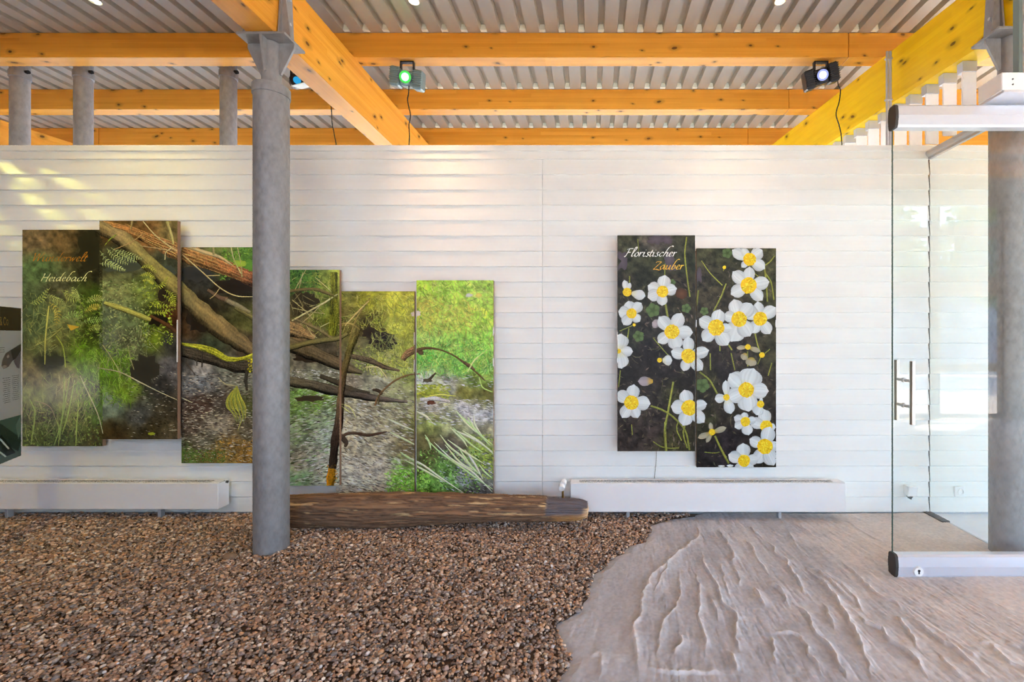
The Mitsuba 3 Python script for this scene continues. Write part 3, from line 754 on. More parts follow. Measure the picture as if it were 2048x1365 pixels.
def sand():
    nx, ny = 720, 480
    X, Y = np.meshgrid(np.linspace(-0.45, 2.648, nx), np.linspace(1.56, 3.606, ny))
    Q = np.stack([X, Y], -1).reshape(-1, 2)
    Z = 0.006 + 0.016 * (meshkit.fbm(np.column_stack([Q * 1.7, Q[:, 0] * 0]), 3, 8) - 0.4) + 0.006 * (meshkit.fbm(np.column_stack([Q * 26, Q[:, 0] * 0]), 4, 9) - 0.5)
    crest = np.zeros(len(Q))
    fl = np.column_stack([Q[:, 0] * 24 + 6 * Q[:, 1] * (Q[:, 0] - 0.95), Q[:, 1] * 7, Q[:, 0] * 0])
    streak = meshkit.fbm(fl, 4, 15)
    calm = np.clip(1 - (Q[:, 0] - 1.75) * 1.6, 0.2, 1) * np.clip((Q[:, 0] - 0.1) * 4, 0.4, 1)
    Z += 0.0062 * (np.abs(streak - 0.5) * 2) ** 0.8 * calm
    warp = 0.03 * (np.stack([meshkit.fbm(np.column_stack([Q * 18, Q[:, 0] * 0]), 4, 21), meshkit.fbm(np.column_stack([Q * 18, Q[:, 0] * 0]), 4, 22)], 1) - 0.5)
    W = Q + warp
    for px, h, wd in RIDGES:
        pl = spline([floor_pt(u, v) for u, v in px], 3 * len(px))
        lo, hi = pl.min(0) - 0.2, pl.max(0) + 0.2
        idx = np.nonzero(((W > lo) & (W < hi)).all(1))[0]
        S = W[idx]
        best, side, tt = np.full(len(S), 9.0), np.zeros(len(S)), np.zeros(len(S))
        for j in range(len(pl) - 1):
            a, b = pl[j], pl[j + 1]
            d = b - a
            t = np.clip(((S - a) @ d) / (d @ d), 0, 1)
            q = a + t[:, None] * d
            dist = np.linalg.norm(S - q, axis=1)
            sd = np.sign(d[0] * (S[:, 1] - q[:, 1]) - d[1] * (S[:, 0] - q[:, 0]))
            m = dist < best
            best[m], side[m], tt[m] = dist[m], sd[m], (j + t[m]) / (len(pl) - 1)
        fade = np.clip(np.minimum(tt, 1 - tt) * 6, 0.15, 1) * (0.35 + 1.3 * meshkit.fbm(np.column_stack([S * 30, S[:, 0] * 0 + h]), 3, 41))
        s1, s2 = 0.0045 * wd, 0.022 * wd
        g = np.where(side > 0, np.exp(-(best / s2)), np.exp(-(best / s1) ** 2))
        Z[idx] += 0.0115 * h * g * fade
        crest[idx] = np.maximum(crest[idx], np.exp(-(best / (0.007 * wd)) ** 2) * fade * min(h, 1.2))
    ex = edge_x(Q[:, 1])
    edge = np.clip((Q[:, 0] - ex) / 0.05, 0, 1)
    Z = Z * edge + (1 - edge) * -0.002
    n1 = meshkit.fbm(np.column_stack([Q * 3.0, Q[:, 0] * 0]), 4, 11)
    n2 = meshkit.fbm(np.column_stack([Q * 70, Q[:, 0] * 0]), 2, 12)
    warm = np.clip((Q[:, 0] - 1.0) * 1.2 + (n1 - 0.5) * 1.5, 0, 1)[:, None]
    col = lin((194, 190, 190)) * (1 - warm) + lin((212, 200, 190)) * warm
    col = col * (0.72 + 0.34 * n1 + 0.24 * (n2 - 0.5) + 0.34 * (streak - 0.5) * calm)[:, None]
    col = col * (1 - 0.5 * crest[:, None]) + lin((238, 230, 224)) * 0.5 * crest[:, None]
    i = (np.arange(ny - 1)[:, None] * nx + np.arange(nx - 1)[None]).ravel()
    f = np.vstack([np.column_stack([i, i + 1, i + nx + 1]), np.column_stack([i, i + nx + 1, i + nx])])
    keep = (Q[f[:, 0], 0] > ex[f[:, 0]] - 0.006)
    m = trimesh.Trimesh(np.column_stack([Q, Z]), f[keep], process=False)
    return m, col
sm, sc_ = sand()
one('sand', sm, 'vcol_sand', 'pale rippled sand sheet spread over the floor right of the gravel', 'sand', smooth=True, kind='stuff', color=sc_)

# ================================================================== log
def log_mesh():
    n, m = 260, 110
    t = np.linspace(0, 1, n)
    x0, x1 = -2.25, -0.035
    x = x0 + (x1 - x0) * t
    r = np.interp(t, [0, 0.1, 0.25, 0.4, 0.6, 0.85, 0.97, 1.0], [0.112, 0.122, 0.126, 0.118, 0.108, 0.092, 0.082, 0.062])
    zc = np.interp(t, [0, 0.3, 0.6, 1.0], [0.140, 0.130, 0.140, 0.142])
    yc = 3.335 + 0.02 * np.sin(t * 3)
    th = np.arange(m) * 2 * np.pi / m
    X = np.broadcast_to(x[:, None], (n, m))
    A = np.broadcast_to(th[None], (n, m))
    g = np.stack([X * 5.0 + 2 * meshkit.fbm(np.stack([X * 3, np.cos(A) * 2, np.sin(A) * 2], -1), 2, 30), np.cos(A) * 8, np.sin(A) * 8 + X * 1.2], -1)
    b1 = meshkit.fbm(g, 4, 31)
    g2 = np.stack([X * 9, np.cos(A) * 16, np.sin(A) * 16], -1)
    b2 = meshkit.fbm(g2, 3, 32)
    g3 = np.stack([X * 1.4, np.cos(A) * 1.2, np.sin(A) * 1.2], -1)
    b3 = meshkit.fbm(g3, 3, 33)
    groove = np.abs(b1 - 0.5) * 2
    R = r[:, None] * (1 + 0.36 * (b3 - 0.5)) - 0.010 * (1 - np.clip(groove * 4, 0, 1)) + 0.010 * (b2 - 0.5)
    # bare step near the broken right end
    bare = np.clip((X + 0.335) / 0.012, 0, 1) * (np.sin(A) > -0.25)
    R = R - 0.012 * bare
    V = np.stack([X + 0.012 * (b2 - 0.5), yc[:, None] + R * np.cos(A), zc[:, None] + R * np.sin(A) * 0.98], -1)
    brown = lin((118, 92, 72)) ; warm = lin((158, 120, 88)); dark = lin((62, 48, 40)); pale = lin((214, 180, 132)); grey = lin((116, 106, 106))
    k = np.clip((b1 - 0.3) * 2, 0, 1)[..., None]
    C = brown * (1 - k) + warm * k
    dk = (1 - np.clip(groove * 5, 0, 1))[..., None]
    C = C * (1 - 0.7 * dk) + dark * 0.7 * dk
    C = C * (0.7 + 0.6 * b2[..., None])
    pk = np.clip((meshkit.fbm(np.stack([X * 6.0 + 7, np.cos(A) * 6, np.sin(A) * 6], -1), 4, 35) - 0.66) * 14, 0, 1)[..., None]
    C = C * (1 - pk) + pale * pk
    bb = bare[..., None]
    C = C * (1 - bb) + (grey * (0.55 + 0.7 * b2[..., None])) * bb
    low = (np.clip((X + 0.30) / 0.05, 0, 1) * np.clip((-np.sin(A) - 0.15) * 3, 0, 1))[..., None] * np.clip(b2 * 2 - 0.4, 0, 1)[..., None]
    C = C * (1 - low) + lin((200, 150, 92)) * low
    endp = np.clip((X + 0.075) / 0.03, 0, 1)[..., None] * np.clip(b1 * 2.4 - 0.6, 0, 1)[..., None] * (np.sin(A) < 0.55)[..., None]
    C = C * (1 - endp) + lin((226, 190, 146)) * endp
    V = V.reshape(-1, 3); C = C.reshape(-1, 3)
    f = []
    i = np.arange(n - 1)[:, None] * m
    j = np.arange(m)[None]
    a, b = (i + j).ravel(), (i + (j + 1) % m).ravel()
    f = np.vstack([np.column_stack([a, a + m, b + m]), np.column_stack([a, b + m, b])])
    V = np.vstack([V, [x0, yc[0], zc[0]], [x1 + 0.012, yc[-1], zc[-1]]])
    C = np.vstack([C, lin((190, 150, 104)), lin((222, 184, 140))])
    c0, c1 = len(V) - 2, len(V) - 1
    jj = np.arange(m)
    f = np.vstack([f, np.column_stack([np.full(m, c0), jj, (jj + 1) % m]), np.column_stack([np.full(m, c1), (n - 1) * m + (jj + 1) % m, (n - 1) * m + jj])])
    return trimesh.Trimesh(V, f, process=False), C
lm, lc = log_mesh()
one('log', lm, 'vcol_matte', 'weathered brown tree trunk lying on the gravel right of the column', 'log', smooth=True, color=lc)

# ================================================================== printed panels
class Art:
    """flat print built of coloured triangles, in the pixel frame of the photograph's panels"""
    def __init__(self):
        self.t, self.c, self.l = [], [], []
        self.layer = 0
    def tri(self, v, f, c):
        v, f = np.asarray(v, float), np.asarray(f, int)
        c = np.broadcast_to(np.asarray(c, float), (len(v), 3))
        self.t.append(v[f]); self.c.append(lin(np.clip(c, 0, 255))[f]); self.l.append(np.full(len(f), self.layer))
    def up(self):
        self.layer += 1
    def ribbon(self, pts, hw, col, n=None, shade=0.35, grain=0.12, seed=0, profile=None):
        pts = np.asarray(pts, float)
        ln = np.linalg.norm(np.diff(pts, axis=0), axis=1).sum()
        n = max(n or 0, 8, int(len(pts) * 6), int(ln / 1.6) if np.max(hw) > 4 else 0)
        p = spline(pts, n)
        hw = np.interp(np.linspace(0, 1, n), np.linspace(0, 1, np.size(hw)), np.atleast_1d(hw))
        tan = np.gradient(p, axis=0); tan /= np.linalg.norm(tan, axis=1, keepdims=True) + 1e-9
        nor = np.stack([-tan[:, 1], tan[:, 0]], 1)
        nor[nor[:, 1] > 0] *= 1
        s = np.linspace(-1, 1, 15 if hw.max() > 7 else 9 if hw.max() > 4 else 3)
        flip = np.where(nor[:, 1] > 0, 1, -1)
        col = np.asarray(col, float)
        if col.ndim == 2:
            col = np.stack([np.interp(np.linspace(0, 1, n), np.linspace(0, 1, len(col)), col[:, i]) for i in range(3)], 1)
        else:
            col = np.broadcast_to(col, (n, 3))
        r = np.random.default_rng(seed + int(pts.sum()) % 9999)
        V, C = [], []
        wob = np.interp(np.arange(n), np.arange(0, n + 6, 6), r.random(len(np.arange(0, n + 6, 6)))) - 0.5
        for k in s:
            V.append(p + nor * (k * hw * (1 + 0.22 * wob))[:, None])
            sh = 1.12 - shade * ((k * flip + 0.35) / 1.35) ** 2 - 0.25 * shade * (k * flip > 0.5)
            bark = np.interp(np.arange(n), np.arange(0, n + 9, 9), r.random(len(np.arange(0, n + 9, 9)))) - 0.5
            C.append(col * (sh + grain * (1.2 * bark + 0.8 * (r.random(n) - 0.5)) * 2)[:, None])
        m = len(s)
        V, C = np.vstack(V), np.vstack(C)
        i = (np.arange(m - 1)[:, None] * n + np.arange(n - 1)[None]).ravel()
        self.tri(V, np.vstack([np.column_stack([i, i + 1, i + n + 1]), np.column_stack([i, i + n + 1, i + n])]), C)
    def blades(self, n, region, ang, spread, length, width, cols, curve=0.6, seed=0):
        """n curved blades; region = polygon-ish box list (u0, u1, v0, v1)"""
        r = np.random.default_rng(seed)
        u0, u1, v0, v1 = region
        o = np.stack([r.uniform(u0, u1, n), r.uniform(v0, v1, n)], 1)
        a = np.radians(r.normal(ang, spread, n)); k = r.normal(0, curve, n)
        ln = r.uniform(0.5, 1.2, n) * length; w = r.uniform(0.6, 1.3, n) * width
        pal = np.asarray(cols, float)
        c = pal[r.integers(0, len(pal), n)] * r.uniform(0.75, 1.2, (n, 1))
        m = 5
        t = np.linspace(0, 1, m)
        ang_t = a[:, None] + k[:, None] * t[None]
        step = ln[:, None] / (m - 1)
        dx, dy = np.cos(ang_t) * step, np.sin(ang_t) * step
        p = np.stack([o[:, :1] + np.cumsum(dx, 1), o[:, 1:] + np.cumsum(dy, 1)], -1)
        nr = np.stack([-np.sin(ang_t), np.cos(ang_t)], -1)
        ww = (w[:, None] * np.sin(np.pi * (0.15 + 0.83 * t))[None])[..., None]
        V = np.stack([p - nr * ww, p + nr * ww], 2).reshape(-1, 2)
        C = np.repeat(c, m * 2, axis=0)
        C[1::2] *= 0.86
        b = (np.arange(n)[:, None] * m * 2 + np.arange(m - 1)[None] * 2).ravel()
        self.tri(V, np.vstack([np.column_stack([b, b + 1, b + 3]), np.column_stack([b, b + 3, b + 2])]), C)
    def flecks(self, n, region, size, cols, aspect=2.5, ang=0.0, spread=12, seed=0, inside=None):
        r = np.random.default_rng(seed)
        u0, u1, v0, v1 = region
        o = np.stack([r.uniform(u0, u1, n), r.uniform(v0, v1, n)], 1)
        if inside is not None:
            o = o[inside(o)]; n = len(o)
        a = np.radians(r.normal(ang, spread, n)); s = r.uniform(0.5, 1.3, n) * size
        d = np.stack([np.cos(a), np.sin(a)], 1) * s[:, None] * aspect
        e = np.stack([-np.sin(a), np.cos(a)], 1) * s[:, None]
        V = np.stack([o - d, o - e * 0.8 - d * 0.2, o + d, o + e * 0.8 + d * 0.1], 1).reshape(-1, 2)
        pal = np.asarray(cols, float)
        C = np.repeat(pal[r.integers(0, len(pal), n)] * r.uniform(0.8, 1.15, (n, 1)), 4, axis=0)
        b = np.arange(n)[:, None] * 4
        self.tri(V, np.vstack([b + [0, 1, 2], b + [0, 2, 3]]), C)
    def fern(self, pts, leaf, col, n=16, seed=0):
        p = spline(pts, n)
        tan = np.gradient(p, axis=0); tan /= np.linalg.norm(tan, axis=1, keepdims=True)
        self.ribbon(pts, 0.6, np.asarray(col) * 0.9, n=n)
        r = np.random.default_rng(seed)
        for i in range(1, n):
            l = leaf * math.sin(math.pi * (0.12 + 0.85 * i / n))
            for s in (-1, 1):
                d = tan[i] * 0.55 + s * np.array([-tan[i][1], tan[i][0]])
                q = p[i] + d * l + [0, 0.18 * l]
                mid = p[i] + d * l * 0.55
                self.ribbon([p[i], mid, q], [0.35, l * 0.11 + 0.35, 0.1], np.asarray(col) * r.uniform(0.8, 1.2), n=6, shade=0.25)
    def petal(self, c, ang, length, width, col, base=(226, 226, 196), seed=0):
        """rounded petal from the heart outwards, shaded and veined"""
        r = np.random.default_rng(seed)
        a = math.radians(ang)
        d, e = np.array([math.cos(a), math.sin(a)]), np.array([-math.sin(a), math.cos(a)])
        N, M = 15, 13
        t = np.linspace(0.05, 1, N)
        prof = np.where(t < 0.62, 0.28 + 0.72 * np.sin(np.pi / 2 * np.clip(t / 0.62, 0, 1)) ** 1.2, np.sqrt(np.clip(1 - ((t - 0.62) / 0.385) ** 2, 0, 1)))
        s = np.linspace(-1, 1, M)
        V = np.array([[np.asarray(c) + d * length * tt * (1 - 0.05 * ss ** 2 * tt) + e * ss * pw * width for ss in s] for tt, pw in zip(t, prof)]).reshape(-1, 2)
        col, base = np.asarray(col, float), np.asarray(base, float)
        C = []
        vein = 1 - 0.035 * (np.arange(M) % 2) - 0.05 * r.random(M)
        for tt in t:
            for k, ss in enumerate(s):
                w_ = np.clip((tt - 0.10) / 0.35, 0, 1)
                C.append((base * (1 - w_) + col * w_) * vein[k] * (1.0 - 0.10 * abs(ss) ** 3 - 0.05 * (ss > 0.3)))
        i = (np.arange(N - 1)[:, None] * M + np.arange(M - 1)[None]).ravel()
        self.tri(V, np.vstack([np.column_stack([i, i + 1, i + M + 1]), np.column_stack([i, i + M + 1, i + M])]), np.array(C))
        self.up()
    def heart(self, c, r, seed=0):
        q = np.random.default_rng(seed)
        th = np.arange(28) * 2 * np.pi / 28
        rr = r * (1 + 0.12 * q.random(28))
        V = np.vstack([np.asarray(c) + np.stack([np.cos(th) * rr, np.sin(th) * rr], 1), [c]])
        C = np.vstack([np.tile((238, 204, 50), (28, 1)), [(228, 196, 44)]])
        self.tri(V, [[28, k, (k + 1) % 28] for k in range(28)], C)
        self.up()
        n = 46
        a = q.uniform(0, 2 * np.pi, n); d = r * np.sqrt(q.random(n))
        o = np.asarray(c) + np.stack([np.cos(a) * d, np.sin(a) * d], 1)
        for k in range(n):
            e = np.array([math.cos(a[k]), math.sin(a[k])]) * r * 0.18
            f = np.array([-e[1], e[0]]) * 0.5
            cc = ((252, 232, 84), (214, 176, 30), (244, 216, 56))[k % 3]
            self.tri([o[k] - e, o[k] - f, o[k] + e, o[k] + f], [[0, 1, 2], [0, 2, 3]], np.asarray(cc))
        self.up()
    def blob(self, c, ru, rv, col, n=22, rough=0.25, seed=0, edge=0.8):
        q = np.random.default_rng(seed)
        th = np.arange(n) * 2 * np.pi / n
        rr = 1 + rough * (q.random(n) - 0.5) * 2
        ring = np.asarray(c) + np.stack([np.cos(th) * rr * ru, np.sin(th) * rr * rv], 1)
        V = np.vstack([ring, [c]])
        C = np.vstack([np.tile(np.asarray(col, float) * edge, (n, 1)), [col]])
        self.tri(V, [[n, k, (k + 1) % n] for k in range(n)], C)
    def text(self, s, u0, u1, base, xh, colf, nib=0.17):
        strokes, x = [], 0.0
        for ch in s:
            g, adv = GLYPH[ch]
            for st in g:
                q = np.array(st, float)
                q = spline(q, 14 if len(q) > 2 else 6)
                q[:, 0] += x + 0.26 * q[:, 1]
                strokes.append(q)
            x += adv
        allp = np.vstack(strokes)
        lo, hi = allp[:, 0].min(), allp[:, 0].max()
        sx = (u1 - u0) / (hi - lo)
        for q in strokes:
            p = np.stack([u0 + (q[:, 0] - lo) * sx, base - q[:, 1] * xh], 1)
            tan = np.gradient(p, axis=0); an = np.arctan2(-tan[:, 1], tan[:, 0])
            hw = xh * nib * (0.28 + 0.72 * np.abs(np.sin(an - math.radians(28)))) * 0.62
            nr = np.stack([-tan[:, 1], tan[:, 0]], 1); nr /= np.linalg.norm(nr, axis=1, keepdims=True) + 1e-9
            V = np.vstack([p - nr * hw[:, None], p + nr * hw[:, None]])
            n = len(p); i = np.arange(n - 1)
            C = np.array([colf((a[0] - u0) / (u1 - u0)) for a in p]); C = np.vstack([C, C])
            self.tri(V, np.vstack([np.column_stack([i, i + 1, i + n + 1]), np.column_stack([i, i + n + 1, i + n])]), C)
        self.up()
    def ground(self, rect, ctrl, step=2.0, p=3.2, amp=0.5, scale=0.10, seed=0, aniso=(1, 1)):
        u0, u1, v0, v1 = rect
        nu, nv = int((u1 - u0) / step) + 2, int((v1 - v0) / step) + 2
        U, Vv = np.meshgrid(np.linspace(u0, u1, nu), np.linspace(v0, v1, nv))
        q = np.stack([U, Vv], -1).reshape(-1, 2)
        wq = q + 9 * (np.stack([meshkit.fbm(np.column_stack([q * 0.05, q[:, 0] * 0]), 3, seed + 1), meshkit.fbm(np.column_stack([q * 0.05, q[:, 0] * 0]), 3, seed + 2)], 1) - 0.5) * 2
        cp = np.array([c[:2] for c in ctrl], float); cc = np.array([c[2:] for c in ctrl], float)
        d2 = ((wq[:, None] - cp[None]) ** 2).sum(-1) + 30.0
        w = d2 ** (-p / 2 * 1.3); w /= w.sum(1, keepdims=True)
        C = w @ cc
        nz = meshkit.fbm(np.column_stack([q[:, 0] * scale * aniso[0], q[:, 1] * scale * aniso[1], q[:, 0] * 0]), 4, seed + 5)
        nz2 = meshkit.fbm(np.column_stack([q * 0.45, q[:, 0] * 0]), 2, seed + 6)
        C = C * (1 + amp * 2 * (nz - 0.5) + 0.35 * (nz2 - 0.5))[:, None]
        i = (np.arange(nv - 1)[:, None] * nu + np.arange(nu - 1)[None]).ravel()
        self.tri(q, np.vstack([np.column_stack([i, i + 1, i + nu + 1]), np.column_stack([i, i + nu + 1, i + nu])]), C)
        self.up()

GLYPH = {
 'a': ([[(.75, .85), (.45, 1.0), (.1, .55), (.2, .05), (.5, .2), (.78, .95)], [(.78, .95), (.7, .3), (.82, .03), (1.0, .2)]], 1.0),
 'b': ([[(1.05, 2.2), (.85, 2.35), (.5, 1.9), (.12, .3), (.3, .0), (.65, .35), (.62, .9), (.35, .8)]], .85),
 'c': ([[(.7, .8), (.48, 1.0), (.12, .5), (.25, .05), (.65, .2)]], .7),
 'd': ([[(.7, .85), (.4, 1.0), (.1, .5), (.2, .05), (.5, .2), (.75, .9), (.95, 1.9), (1.2, 2.2)], [(.76, .9), (.7, .2), (.9, .05)]], 1.0),
 'e': ([[(.12, .45), (.5, .65), (.55, .95), (.3, 1.0), (.1, .5), (.22, .05), (.6, .2)]], .7),
 'h': ([[(1.35, 2.2), (1.1, 2.4), (.6, 1.9), (.1, 0)], [(.2, .4), (.55, .98), (.75, .85), (.65, .2), (.8, .02), (.95, .2)]], 1.0),
 'i': ([[(.05, .75), (.22, 1.0), (.13, .2), (.28, .03), (.45, .2)], [(.3, 1.42), (.38, 1.52)]], .5),
 'l': ([[(.1, .5), (.62, 1.75), (.55, 2.2), (.35, 1.9), (.12, .3), (.25, .03), (.45, .2)]], .52),
 'n': ([[(.05, .75), (.2, 1.0), (.1, .0)], [(.15, .45), (.5, 1.0), (.66, .85), (.55, .2), (.7, .02), (.88, .2)]], .9),
 'o': ([[(.5, 1.0), (.15, .6), (.2, .05), (.55, .1), (.75, .6), (.5, 1.0)]], .82),
 'r': ([[(.05, .75), (.2, 1.0), (.1, .0)], [(.15, .5), (.4, .95), (.62, .92)]], .66),
 's': ([[(.6, .9), (.35, 1.0), (.25, .75), (.5, .35), (.35, .02), (.05, .12)]], .66),
 't': ([[(.35, 1.5), (.12, .3), (.25, .03), (.45, .2)], [(.0, 1.0), (.52, 1.02)]], .5),
 'u': ([[(.05, .75), (.2, 1.0), (.12, .25), (.3, .03), (.6, .4), (.75, 1.0)], [(.75, 1.0), (.68, .25), (.8, .03), (.98, .2)]], 1.0),
 'w': ([[(.0, .8), (.15, 1.0), (.2, .05), (.55, .95)], [(.55, .95), (.6, .05), (.95, 1.0)]], 1.05),
 'F': ([[(.42, 1.75), (.1, .1), (-.15, 0.0)], [(.0, 1.55), (.35, 1.78), (1.05, 1.8)], [(.22, .95), (.75, .98)]], .98),
 'Z': ([[(.15, 1.5), (.3, 1.75), (1.1, 1.75)], [(1.1, 1.75), (.0, .0)], [(.0, .0), (.5, .08), (1.1, -.15), (1.35, .02)]], 1.12),
 'W': ([[(.0, 1.6), (.2, 1.8), (.22, 0)], [(.22, 0), (.85, 1.8), (.9, 0)], [(.9, 0), (1.6, 1.9)]], 1.55),
 'H': ([[(.05, 1.6), (.25, 1.78), (.0, 0)], [(1.15, 1.85), (.85, .1), (1.05, .05)], [(.08, .85), (1.0, .95)]], 1.2),
}

river = Art()
RIVER = {  # panel: (rect in the photo, front face distance)
 'a': ((45, 205, 460, 893), 3.560), 'b': ((199, 355, 442, 879), 3.505), 'c': ((363, 521, 495, 927), 3.560), 'd': ((523, 679, 540, 972), 3.550),
 'e': ((672, 829, 583, 1010), 3.586), 'f': ((833, 987, 561, 995), 3.515)}
ctl = {
 'a': [(70,480,118,98,66),(130,480,104,84,52),(178,490,42,40,24),(195,540,46,44,26),(80,540,92,112,66),(70,600,80,92,60),(110,580,86,84,58),(140,640,112,118,72),(190,600,62,80,26),(190,660,50,56,16),(70,650,84,98,64),(100,690,108,110,62),(100,722,46,52,26),(170,710,96,128,26),(190,740,90,122,22),(70,750,122,112,76),(130,760,132,126,80),(195,780,62,56,40),(70,800,120,126,72),(130,800,130,130,86),(80,830,76,70,56),(140,830,100,112,52),(190,830,86,112,42),(80,870,82,98,52),(140,870,72,82,52),(195,880,82,76,42)],
 'b': [(220,460,90,65,35),(300,480,122,86,50),(345,470,112,98,62),(230,520,60,62,42),(280,520,72,72,56),(340,520,62,66,50),(230,580,112,114,72),(290,580,110,122,60),(340,570,50,42,30),(220,640,102,112,82),(260,640,96,106,72),(300,640,62,72,30),(340,640,62,36,20),(220,690,96,102,86),(260,690,72,74,52),(310,680,96,112,26),(340,690,50,48,42),(230,740,76,112,26),(290,740,46,42,32),(340,740,96,92,92),(250,780,112,132,42),(320,770,50,46,42),(220,810,112,122,106),(280,830,82,80,74),(340,820,62,54,42),(230,870,66,52,28),(300,870,62,52,32),(345,860,86,74,52)],
 'c': [(380,510,72,66,52),(440,510,102,112,62),(500,520,82,118,52),(400,560,46,46,42),(480,570,42,36,28),(400,620,36,30,22),(380,660,76,56,36),(440,660,56,54,32),(500,640,82,82,46),(420,690,56,62,46),(490,690,72,58,46),(380,710,62,60,56),(400,740,152,146,142),(450,735,102,102,92),(400,770,112,114,118),(480,760,112,110,96),(400,810,72,54,48),(450,810,82,70,62),(500,810,72,74,42),(380,850,102,86,74),(440,850,142,130,112),(490,860,92,82,62),(400,890,96,90,72),(470,890,122,96,52),(380,915,82,102,52),(430,915,122,102,56),(500,915,142,102,42)],
 'd': [(560,560,80,110,50),(560,650,90,86,50),(560,760,130,128,110),(560,900,130,130,110),(600,560,76,112,46),(650,560,126,138,62),(670,560,142,148,66),(600,610,62,54,34),(640,620,112,118,52),(670,640,86,86,26),(600,660,132,106,76),(640,670,102,92,62),(600,720,112,106,92),(650,700,72,64,52),(600,760,142,142,126),(650,750,122,120,102),(600,790,122,152,86),(640,790,112,132,62),(600,830,122,146,96),(640,840,132,142,116),(600,870,132,146,116),(640,880,152,156,142),(600,920,152,146,132),(640,920,156,152,142),(600,960,122,152,116),(650,960,166,162,146)],
 'e': [(690,600,128,124,62),(740,600,152,148,52),(800,610,188,184,72),(700,640,96,86,46),(740,650,72,62,42),(760,680,46,38,40),(800,660,168,168,72),(820,700,152,158,82),(740,710,122,118,82),(780,730,152,148,102),(820,740,152,162,92),(700,760,132,122,106),(760,760,152,148,126),(800,800,152,152,112),(720,820,162,152,126),(780,830,162,154,122),(820,850,132,128,72),(700,880,182,170,146),(760,880,172,162,136),(820,890,126,112,76),(700,940,186,176,160),(760,940,182,170,152),(800,960,132,172,72),(700,985,192,182,166),(760,985,192,176,152),(820,980,122,178,62)],
 'f': [(850,580,152,178,62),(900,580,152,188,72),(970,580,162,192,86),(850,620,188,178,82),(910,630,172,198,86),(970,640,168,202,72),(860,680,152,182,96),(920,690,142,188,86),(970,690,142,192,82),(860,720,96,168,76),(920,730,122,178,82),(970,730,132,168,72),(850,765,192,190,182),(900,770,172,168,152),(960,760,112,132,62),(860,785,152,152,62),(930,790,112,108,56),(970,795,106,102,56),(860,810,172,162,146),(930,815,188,182,182),(970,830,172,170,172),(860,850,142,148,86),(910,850,152,152,112),(970,870,142,138,112),(850,890,102,96,62),(900,900,96,86,76),(960,910,138,152,82),(850,930,92,92,56),(890,940,96,132,66),(930,950,122,118,128),(970,950,112,112,102),(850,975,102,142,62),(900,975,102,138,72),(950,980,96,90,90)]}
for i, (k, (r_, y_)) in enumerate(RIVER.items()):
    river.layer = 0
    river.ground(r_, ctl[k], 2.0, seed=40 + 7 * i, amp=0.45)
river.layer = 1
A = river
GR = [(120, 150, 60), (150, 165, 80), (96, 120, 44), (170, 176, 110)]
# water: dark and bright flecks along the current
def wat(n, reg, ang, cols, size=0.8, asp=4, seed=0):
    A.flecks(n, reg, size, cols, asp, ang, 10, seed)
wat(1500, (363, 521, 745, 925), -2, [(190, 180, 168), (60, 46, 38), (150, 138, 126), (48, 36, 30)], 0.9, 4.5, 1)
wat(300, (363, 521, 820, 925), 4, [(196, 184, 160), (70, 52, 40)], 1.0, 4, 2)
wat(260, (255, 355, 745, 875), 4, [(170, 160, 146), (38, 32, 26), (44, 38, 30)], 0.8, 4, 3)
wat(1500, (523, 679, 770, 972), -12, [(214, 216, 210), (70, 84, 52), (60, 56, 46), (150, 176, 120), (200, 206, 196)], 1.05, 5.5, 4)
wat(420, (523, 679, 740, 770), 0, [(206, 206, 200), (90, 86, 74)], 0.8, 5, 5)
wat(1900, (674, 829, 800, 1000), 14, [(222, 214, 198), (112, 98, 78), (86, 74, 58), (210, 200, 180), (132, 118, 92)], 0.95, 5.5, 6)
wat(240, (674, 829, 725, 800), 6, [(206, 198, 184), (80, 70, 58)], 0.8, 5, 7)
wat(160, (833, 987, 750, 775), 8, [(222, 222, 224), (120, 120, 90)], 0.9, 5, 8)
wat(330, (833, 987, 800, 850), 6, [(224, 222, 226), (120, 116, 110), (196, 190, 182)], 1.0, 5, 9)
wat(420, (880, 987, 900, 995), 20, [(206, 206, 220), (44, 40, 40), (60, 56, 50)], 0.9, 5, 10)
A.up()
# soft masses of foliage
A.blades(900, (833, 987, 556, 745), 62, 38, 17, 0.55, [(150, 190, 70), (176, 200, 92), (120, 172, 66), (196, 204, 110), (108, 150, 60)], 0.8, 11)
A.blades(700, (833, 987, 556, 745), 60, 45, 15, 0.5, [(200, 214, 120), (180, 206, 100), (206, 210, 140), (150, 190, 84)], 0.9, 44)
A.blades(420, (833, 940, 600, 660), 40, 40, 15, 0.6, [(206, 190, 96), (190, 190, 90), (170, 180, 80)], 0.8, 12)
A.blades(420, (833, 987, 690, 760), -50, 40, 18, 0.6, [(90, 170, 80), (130, 196, 100), (70, 140, 60), (170, 206, 130)], 0.8, 13)
A.blades(600, (740, 829, 583, 745), 75, 32, 20, 0.55, [(180, 184, 70), (196, 192, 90), (150, 160, 64), (206, 206, 120)], 0.9, 14)
A.blades(230, (674, 760, 583, 660), 70, 45, 18, 0.5, [(150, 146, 70), (120, 112, 56), (180, 170, 96)], 0.9, 15)
A.blades(330, (600, 679, 541, 660), 70, 40, 18, 0.5, [(150, 160, 66), (110, 130, 50), (176, 176, 96), (90, 110, 44)], 0.9, 16)
A.flecks(340, (563, 640, 541, 590), 1.8, [(70, 120, 50), (96, 140, 60), (50, 80, 36)], 1.5, 40, 60, 17)
A.flecks(340, (440, 521, 497, 560), 1.9, [(90, 130, 50), (120, 150, 60), (66, 100, 40)], 1.6, 20, 60, 18)
A.flecks(420, (150, 205, 590, 690), 1.8, [(100, 124, 40), (130, 150, 56), (70, 90, 26), (56, 70, 20)], 1.7, 0, 60, 19)
